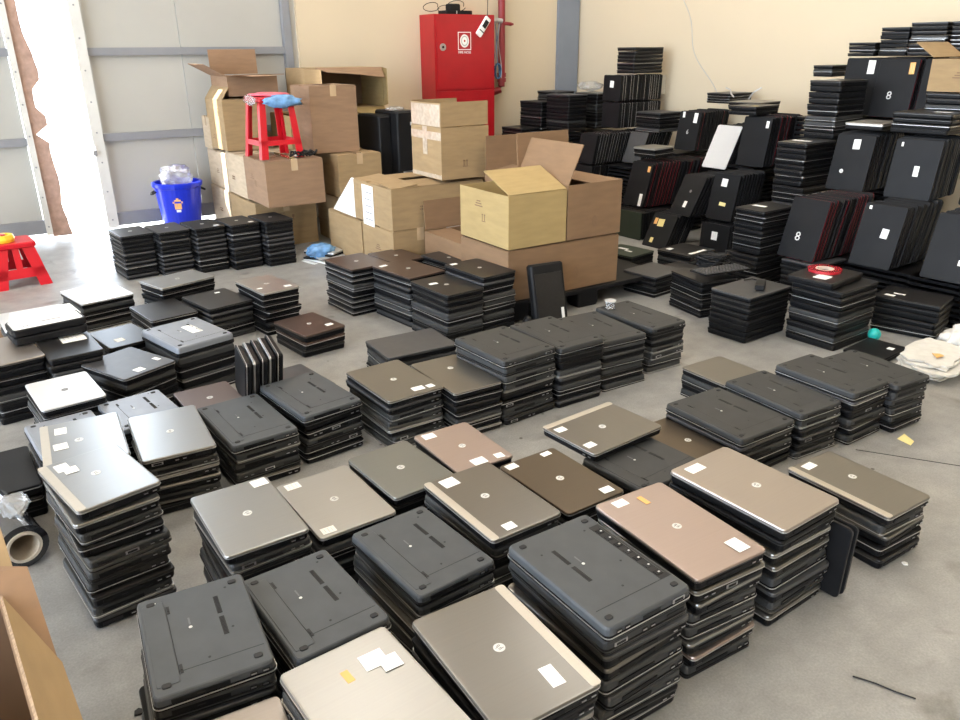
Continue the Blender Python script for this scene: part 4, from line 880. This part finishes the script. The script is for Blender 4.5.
for (u0, u1, z0_, z1_, m_) in ((-9, 9, .22, .27, 'orange_paper'), (-13, 13, .27, .285, 'orange_paper'), (-8, 8, .285, .30, 'orange_paper'), (-3, 3, .30, .315, 'orange_paper'), (-6, 6, .195, .215, 'white_paper')):
    A, B, C, D = onb(u0, 0, z0_), onb(u1, 0, z0_), onb(u1, 0, z1_), onb(u0, 0, z1_); b.add([A, B, C, D], [(0, 1, 2, 3)], m_)
q = b.build('sticker', o); q['label'] = 'orange house-shaped sticker'
lump('plastic_bag', 'clear knotted plastic bag in the blue bin', 'bag', (1.465, 7.06, .46), (.13, .11, .10), 'film', 4, .35, 4)
b = MB(); b.tube([(1.42, 7.0, .52), (1.38, 6.99, .56), (1.34, 7.0, .555), (1.35, 7.0, .53), (1.40, 7.0, .535)], .010, 'film'); tag(b.build('bag_knot'), 'loop of knotted white plastic above the blue bin', 'bag')
# fire cabinet
o = thing('fire_cabinet', 'red metal fire hose cabinet on the cream wall', 'cabinet', at(4.37, YW - .003, 0, 0))
cx0, cx1, fy = -.35, .345, -.28
b = MB(); b.box(cx0, cx1, fy, 0, .30, 1.77, 'red_paint'); b.build('body', o)
b = MB(); b.box(cx0 + .02, cx1 - .012, fy - .012, fy - .001, 1.085, 1.755, 'red_paint'); dd = b.build('door', o)
b = MB(); b.box(cx0 + .02, cx1 - .012, fy - .012, fy - .001, .32, 1.065, 'red_paint'); b.build('door', o)
b = MB(); T = Matrix.Translation((cx0 + .085, fy - .012, 1.475)) @ Matrix.Rotation(R(90), 4, 'X')
b.disc(0, 0, 0, .008, .034, 'metal_bit', 20, T=T); b.disc(0, 0, .008, .012, .012, 'black_hole', 12, T=T); b.build('lock', dd)
b = MB(); ex = cx0 + .335
def fr(x0, x1, z0_, z1_, m_='white_paper', e=.001): b.box(ex + x0, ex + x1, fy - .012 - e, fy - .012, 1.53 + z0_, 1.53 + z1_, m_)
fr(-.075, .075, .075, .082); fr(-.075, .075, -.082, -.075); fr(-.075, -.068, -.075, .075); fr(.068, .075, -.075, .075)
T = Matrix.Translation((ex, fy - .012, 1.53)) @ Matrix.Rotation(R(90), 4, 'X'); b.disc(0, 0, 0, .001, .06, 'white_paper', 24, T=T, sx=.85); b.disc(0, 0, .001, .0018, .048, 'grey_cable', 24, T=T, sx=.85); b.disc(0, 0, .0018, .0024, .036, 'white_paper', 20, T=T, sx=.85); b.disc(0, 0, .0024, .003, .010, 'red_paint', 12, T=T)
q = b.build('emblem', dd); q['label'] = 'white hose reel emblem'
me = text_mesh('FIRE HOSE', .032, 'white_paper'); put('lettering', me, dd, Matrix.Translation((ex, fy - .0135, 1.425)) @ Matrix.Rotation(R(90), 4, 'X'))
# things on top and beside
b = MB(); b.slab(.30, .16, .008, [(0, 0), (0, .03), (.003, .034)], 'satin_black'); b.box(-.04, -.03, -.082, -.079, .004, .03, 'metal_bit'); o2 = b.build('router', None, at(4.33, YW - .17, 1.772, 2)); tag(o2, 'flat black router box lying on the red cabinet', 'router')
b = MB(); b.slab(.12, .09, .008, [(0, 0), (0, .05), (.01, .06)], 'satin_black'); o2 = b.build('adapter', None, at(4.31, YW - .16, 1.808, 8)); tag(o2, 'black adapter on the router above the red cabinet', 'adapter')
b = MB()
for s, rad in ((0, .07), (1, .05), (2, .09)):
    pts = [(4.10 + .14 * s + rad * math.cos(a), YW - .10 - .04 * math.sin(a * 1.3), 1.80 + rad * .8 * (1 + math.sin(a)) * .7) for a in [k * .4 for k in range(16)]]; b.tube(pts, .0035, 'cable', 5)
tag(b.build('loose_cables'), 'thin black cables looping above the red cabinet', 'cable')
# hanging white handset
o = thing('handset', 'white and black handset hanging in front of the red cabinet', 'handset', Matrix.Translation((4.56, YW - .32, 1.66)) @ Matrix.Rotation(R(38), 4, 'Y'))
b = MB(); b.slab(.07, .03, .012, [(.004, -.10), (0, -.09), (0, .09), (.004, .10)], 'white_paper'); b.build('body', o)
b = MB(); b.box(-.022, .022, -.020, -.0155, -.01, .065, 'black_hole'); b.box(-.03, .03, -.018, -.0155, -.055, -.045, 'black_hole'); b.build('screen', o)
b = MB(); b.tube([(4.61, YW - .32, 1.75), (4.68, YW - .22, 1.9), (4.70, YW - .15, 2.3), (4.72, YW - .03, 2.9)], .004, 'cable'); tag(b.build('hanging_cord'), 'dark cord the white handset hangs from', 'cord')
# fire pipe
o = thing('fire_pipe', 'dark red water pipe right of the fire cabinet', 'pipe', at(4.93, YW - .10, 0, 0))
b = MB(); b.tube([(0, 0, 5.6), (0, 0, 1.16), (-.004, 0, 1.09), (-.03, 0, 1.05), (-.09, 0, 1.035), (-.15, 0, 1.035)], .037, 'red_pipe', 16); b.build('riser', o)
for z in (1.20, 1.15): b = MB(); b.disc(0, 0, z - .02, z + .02, .048, 'red_pipe', 16); b.build('coupling', o)
b = MB(); b.tube([(.0, -.02, 1.70), (.04, -.05, 1.695), (.085, -.05, 1.69)], .018, 'red_pipe', 10); b.tube([(.085, -.08, 1.69), (.085, -.02, 1.69)], .012, 'red_pipe', 8); b.build('valve', o)
b = MB(); b.tube([(-.03, -.05, 1.72), (-.09, -.05, 1.73), (-.12, -.02, 1.70)], .022, 'grey_cable', 8); b.build('elbow', o)
b = MB()
for s in range(4):
    pts = [(4.83 + .015 * s + .02 * math.sin(k * .5 + s), YW - .12 - .01 * s, 1.72 - .05 * k) for k in range(12)]; b.tube(pts, .004, 'grey_cable' if s % 2 else 'blue_film', 5)
for s in range(6): pts = [(4.85 + .035 * math.cos(a), YW - .13 - .006 * s, 1.24 + .075 * math.sin(a)) for a in [k * .5 + s for k in range(13)]]; b.tube(pts, .005, 'blue_film' if s % 2 else 'cable', 5)
tag(b.build('hose_bundle'), 'bundle of grey and blue tubing beside the cabinet', 'tubing')
# black computer towers behind the taped carton
for k, (x, y, z0_, z1_, lab) in enumerate(((3.02, 5.96, .50, 1.0, 'black upright computer case with white label behind the taped carton'), (2.86, 6.04, .50, .97, 'black computer case left of the labelled case'))):
    o = thing('computer_case', lab, 'computer', at(x, y, z0_, 4)); h_ = z1_ - z0_
    b = MB(); b.slab(.20 if k == 0 else .12, .36, .02, [(.006, 0), (0, .01), (0, h_ - .015), (.012, h_)], 'satin_black'); b.build('case', o)
    if k == 0:
        b = MB(); b.box(.03, .05, -.1815, -.1805, h_ * .35, h_ * .48, 'white_paper'); b.box(.02, .035, -.1815, -.1805, h_ * .78, h_ * .83, 'grey_cable'); b.build('label_sticker', o)
        b = MB(); b.box(-.06, .08, -.182, -.1805, .02, .032, 'metal_bit'); b.build('bright_bar', o)
for x, y, w_, d_, z0_, z1_, lab in ((2.95, 5.98, .34, .38, .29, .495, 'black computer case lying under the upright cases'),):
    o = thing('computer_case', lab, 'computer', at(x, y, z0_, 4)); b = MB(); b.slab(w_, d_, .02, [(.004, 0), (0, .01), (0, z1_ - z0_ - .01), (.006, z1_ - z0_)], 'satin_black'); b.build('case', o)
carton('plain carton under the black computer cases', 2.80, 3.14, 5.80, 6.20, 0, .275, 'card_tan')
lump('clear_plastic', 'clear crumpled plastic on top of the black cases', 'plastic', (2.98, 5.9, 1.015), (.08, .06, .015), 'film', 9, .4)
# leaning black laptop bag against the pallet cartons
T = Matrix.Translation((2.56, 3.26, .004)) @ Matrix.Rotation(R(-6), 4, 'Z') @ Matrix.Rotation(R(-14), 4, 'X')
o = thing('black_case', 'black upright case with white tag leaning on the pallet cartons', 'case', T)
b = MB(); b.slab(.215, .06, .022, [(.012, 0), (0, .012), (0, .345), (.012, .355)], 'satin_black'); b.build('shell', o)
b = MB(); b.box(-.088, .088, -.033, -.0302, .03, .30, 'dark_lid'); b.build('front_panel', o)
b = MB(); b.box(.06, .078, -.0345, -.033, .04, .10, 'white_paper'); b.build('tag', o)
lump('black_pouch', 'small round black pouch beside the leaning black case', 'pouch', (2.43, 3.30, .04), (.03, .03, .04), 'cable', 3, .1)

# ---------------------------------------------------------------- small things
for k in range(2):
    o = thing('docking_unit', 'black docking unit with white top, %s' % ('upper one' if k else 'lower one under the white-topped unit'), 'docking unit', at(.145, 3.83, .275 + .036 * k, 8))
    b = MB(); b.slab(.30, .16, .02, [(.004, 0), (0, .006), (0, .028), (.004, .032)], 'satin_black'); b.build('body', o)
    if k:
        b = MB(); b.slab(.28, .14, .015, [(0, .032), (.001, .0335)], 'white_paper')
        for i in range(3): b.disc(-.11 + .015 * i, -.035, .0335, .0342, .005, 'ink', 8)
        b.box(-.02, .06, -.012, -.004, .0335, .0342, 'ink'); b.build('top_plate', o)
# newspaper pieces top left
b = MB(); b.poly_prism([(.0, 4.30, .206), (.33, 4.34, .206), (.30, 4.52, .212), (.02, 4.50, .212)], .004, 'white_paper'); tag(b.build('paper_sheet'), 'white paper sheet on the pale laptop at left edge', 'paper')
# keyboard + cable lump
o = thing('keyboard', 'loose black keyboard lying across the front pile stacks', 'keyboard', Matrix.Translation((3.50, 2.90, .262)) @ Matrix.Rotation(R(-3), 4, 'Z') @ Matrix.Rotation(R(2), 4, 'Y'))
b = MB(); b.slab(.36, .13, .006, [(0, 0), (0, .008)], 'satin_black'); b.build('frame', o)
b = MB()
for i in range(15):
    for j in range(5): b.slab(.018, .019, .002, [(0, .008), (.002, .012)], 'grey_lid', cx=-.161 + .023 * i, cy=-.048 + .024 * j, seg=1)
q = b.build('keys', o); q['kind'] = 'stuff'
b = MB(); rnd = random.Random(4)
pts = [(3.60 + .10 * math.sin(k * .9) * math.cos(k * .17), 3.05 + .06 * math.cos(k * 1.1), .25 + .03 * (1 + math.sin(k * .7)) ) for k in range(90)]
b.tube(pts, .007, 'cable', 5); tag(b.build('cable_tangle'), 'tangle of black cables on the front of the pile', 'cable')
o = thing('power_adapter', 'black power adapter on a stack, front of the pile', 'adapter', at(3.42, 2.56, .256, 35)); b = MB(); b.slab(.12, .05, .008, [(.003, 0), (0, .004), (0, .024), (.003, .028)], 'cable'); b.build('body', o)
b = MB(); b.tube([(.06, 0, .014), (.10, .01, .01), (.13, .05, .008), (.10, .09, .006)], .004, 'cable', 5); b.build('cord', o)
# red tape roll
b = MB(); 
def ringm(R0, R1, h_, m1, n=32):
    b = MB(); c = lambda r_, z: [(r_ * math.cos(2 * math.pi * k / n), r_ * math.sin(2 * math.pi * k / n), z) for k in range(n)]
    b.loft([c(R1, 0), c(R0, 0), c(R0, h_), c(R1, h_), c(R1, 0)], m1, False, False); return b
o = thing('tape_roll', 'red tape roll lying on a black laptop', 'tape', at(3.665, 2.36, .3545, 0)); ringm(.085, .046, .014, 'red_tape').build('tape', o); q = ringm(.046, .038, .015, 'core_card').build('core', o)
lump('teal_ball', 'small teal ball on the floor by the pile', 'ball', (3.84, 2.13, .034), (.033, .033, .033), 'teal', 0, 0)
# foam sheets
for k in range(7):
    b = MB(); rnd = random.Random(k); P = []
    cx, cy = 3.72 + .03 * rnd.uniform(-1, 1), 1.74 + .03 * rnd.uniform(-1, 1); z = .004 + .011 * k
    for i in range(22):
        a = 2 * math.pi * i / 22; ex_ = .19 * (abs(math.cos(a)) ** .6) * (1 if math.cos(a) > 0 else -1); ey_ = .125 * (abs(math.sin(a)) ** .6) * (1 if math.sin(a) > 0 else -1)
        q = 1 + rnd.uniform(-.14, .10); P.append((cx + ex_ * q, cy + ey_ * q + .04 * math.cos(a), z + .003 * rnd.uniform(-1, 1)))
    n_ = len(P); vs = P + [(x, y, zz + .008) for x, y, zz in P]; b.add(vs, [tuple(range(n_ - 1, -1, -1)), tuple(range(n_, 2 * n_))] + [(i, (i + 1) % n_, n_ + (i + 1) % n_, n_ + i) for i in range(n_)], 'foam')
    tag(b.build('foam_sheet', None, at(0, 0, 0)), 'white foam sheet, %s in the heap by the right border' % (ORD[6 - k] + ('' if k == 6 else ' from top')), 'foam', 'white foam sheets')
lump('foam_heap', 'crumpled white foam wrap behind the foam sheets', 'foam', (4.06, 1.76, .06), (.14, .11, .085), 'foam', 7, .4, 4, floorz=-.055)
b = MB(); b.poly_prism([(3.64, 1.70, .086), (3.68, 1.69, .09), (3.70, 1.72, .086), (3.67, 1.74, .088)], .003, 'orange_paper'); tag(b.build('orange_scrap'), 'small orange scrap on the white foam sheets', 'scrap')
# stretch film roll at left
o = thing('film_roll', 'roll of black stretch film with cardboard core, left edge', 'roll', Matrix.Translation((-.10, 2.41, .072)) @ Matrix.Rotation(R(14), 4, 'Z') @ Matrix.Rotation(R(90), 4, 'X'))
q = ringm(.070, .050, .30, 'film_black'); q = q.build('film', o, Matrix.Translation((0, 0, -.29))); ringm(.050, .041, .315, 'core_card').build('core', o, Matrix.Translation((0, 0, -.30)))
lump('plastic_wrap', 'crumpled clear wrap on the black film roll', 'wrap', (-.10, 2.55, .143), (.04, .08, .008), 'film', 12, .4)
# bubble wrap on far stacks
lump('bubble_wrap', 'bundle of clear bubble wrap on the corner stacks', 'wrap', (5.62, 6.60, 1.09), (.13, .11, .05), 'film', 15, .3)
# clear cup
o = thing('plastic_tub', 'small clear round tub on the middle row', 'tub', at(2.575, 2.80, .232, 0)); n = 20
b = MB(); b.loft([circ(.02, 0)[:], circ(.024, .035)], 'film') if 0 else b.loft([[(.022 * math.cos(2 * math.pi * k / 20), .022 * math.sin(2 * math.pi * k / 20), 0) for k in range(20)], [(.027 * math.cos(2 * math.pi * k / 20), .027 * math.sin(2 * math.pi * k / 20), .035) for k in range(20)]], 'film'); b.build('tub', o)
b = MB(); b.loft([[(.029 * math.cos(2 * math.pi * k / 20), .029 * math.sin(2 * math.pi * k / 20), z) for k in range(20)] for z in (.035, .041)], 'grey_cable'); b.build('lid', o)
# magazines and blue bag by the even stacks
for k in range(5):
    b = MB(); T = at(2.10 + .008 * k, 5.42 + .01 * k, .001 + .014 * k, 20 + 22 * math.sin(k * 2.2)); b.box(-.10, .10, -.13, .13, 0, .011, ('white_paper', 'satin_black', 'white_lid', 'satin_black', 'white_lid')[k])
    tag(b.build('magazine', None, T), 'thin booklet, %s in the small heap near the even stacks' % ORD[4 - k], 'booklet', 'booklets by the even stacks')
lump('blue_bag', 'crumpled blue plastic bag beside the even stacks', 'bag', (2.06, 5.40, .075), (.11, .07, .055), 'blue_film', 11, .4)
b = MB(); b.poly_prism([(1.93, 5.46, .004), (1.96, 5.47, .004), (2.00, 5.32, .004), (1.97, 5.31, .004)], .004, 'white_paper'); tag(b.build('paper_strip'), 'white paper strip on the bare floor near even stacks', 'paper')
b = MB(); b.poly_prism([(2.86, 1.36, .003), (2.90, 1.37, .004), (2.915, 1.42, .012), (2.87, 1.42, .003)], .002, 'yellow_paper'); tag(b.build('yellow_scrap'), 'yellow paper scrap on the floor right of black stacks', 'scrap')
b = MB(); b.poly_prism([(3.60, 2.18, .003), (3.64, 2.18, .003), (3.65, 2.21, .003), (3.61, 2.21, .003)], .002, 'yellow_paper'); tag(b.build('yellow_scrap'), 'tiny yellow scrap on the floor near the teal ball', 'scrap')
b = MB(); b.tube([(1.575, .765, .003), (1.59, .74, .003), (1.60, .72, .0035), (1.615, .68, .003), (1.635, .64, .003)], .0022, 'cable', 5); tag(b.build('wire_scrap'), 'short thin black wire on the floor at lower right', 'wire')
rnd = random.Random(11)
for x, y, m_, lab in ((2.02, .72, 'rubber', 'dark crumb on the bare floor up and right of the wire scrap'), (2.30, .86, 'rubber', 'dark crumb on the bare floor nearest the right photo border'),
                      (2.12, .95, 'white_paper', 'pale chip on the bare floor between wire scrap and lone stack'), (2.22, .72, 'core_card', 'tan flake on the bare floor at lower right'),
                      (.07, 1.62, 'rubber', 'dark chip on the floor between open carton and front left stack')):
    b = MB(); s = rnd.uniform(.006, .010); a = rnd.uniform(0, 3)
    P = [(x + s * (1 + .5 * rnd.random()) * math.cos(a + t), y + s * (1 + .5 * rnd.random()) * math.sin(a + t), .003) for t in (0, 1.3, 2.6, 4.0, 5.2)]
    b.poly_prism(P, .004, m_); tag(b.build('floor_crumb'), lab, 'crumb', 'crumbs on the floor')
# cables and keyboard bits on the pile
b = MB(); b.tube([(5.55, 4.75, 1.13), (5.5, 4.66, 1.12), (5.42, 4.58, 1.09), (5.36, 4.50, 1.075)], .006, 'grey_cable', 6); b.tube([(5.45, 4.42, 1.06), (5.42, 4.36, 1.11), (5.40, 4.33, 1.12), (5.44, 4.30, 1.15)], .006, 'grey_cable', 6)
tag(b.build('cable_ends'), 'short grey cable ends sticking up on the pile', 'cable')
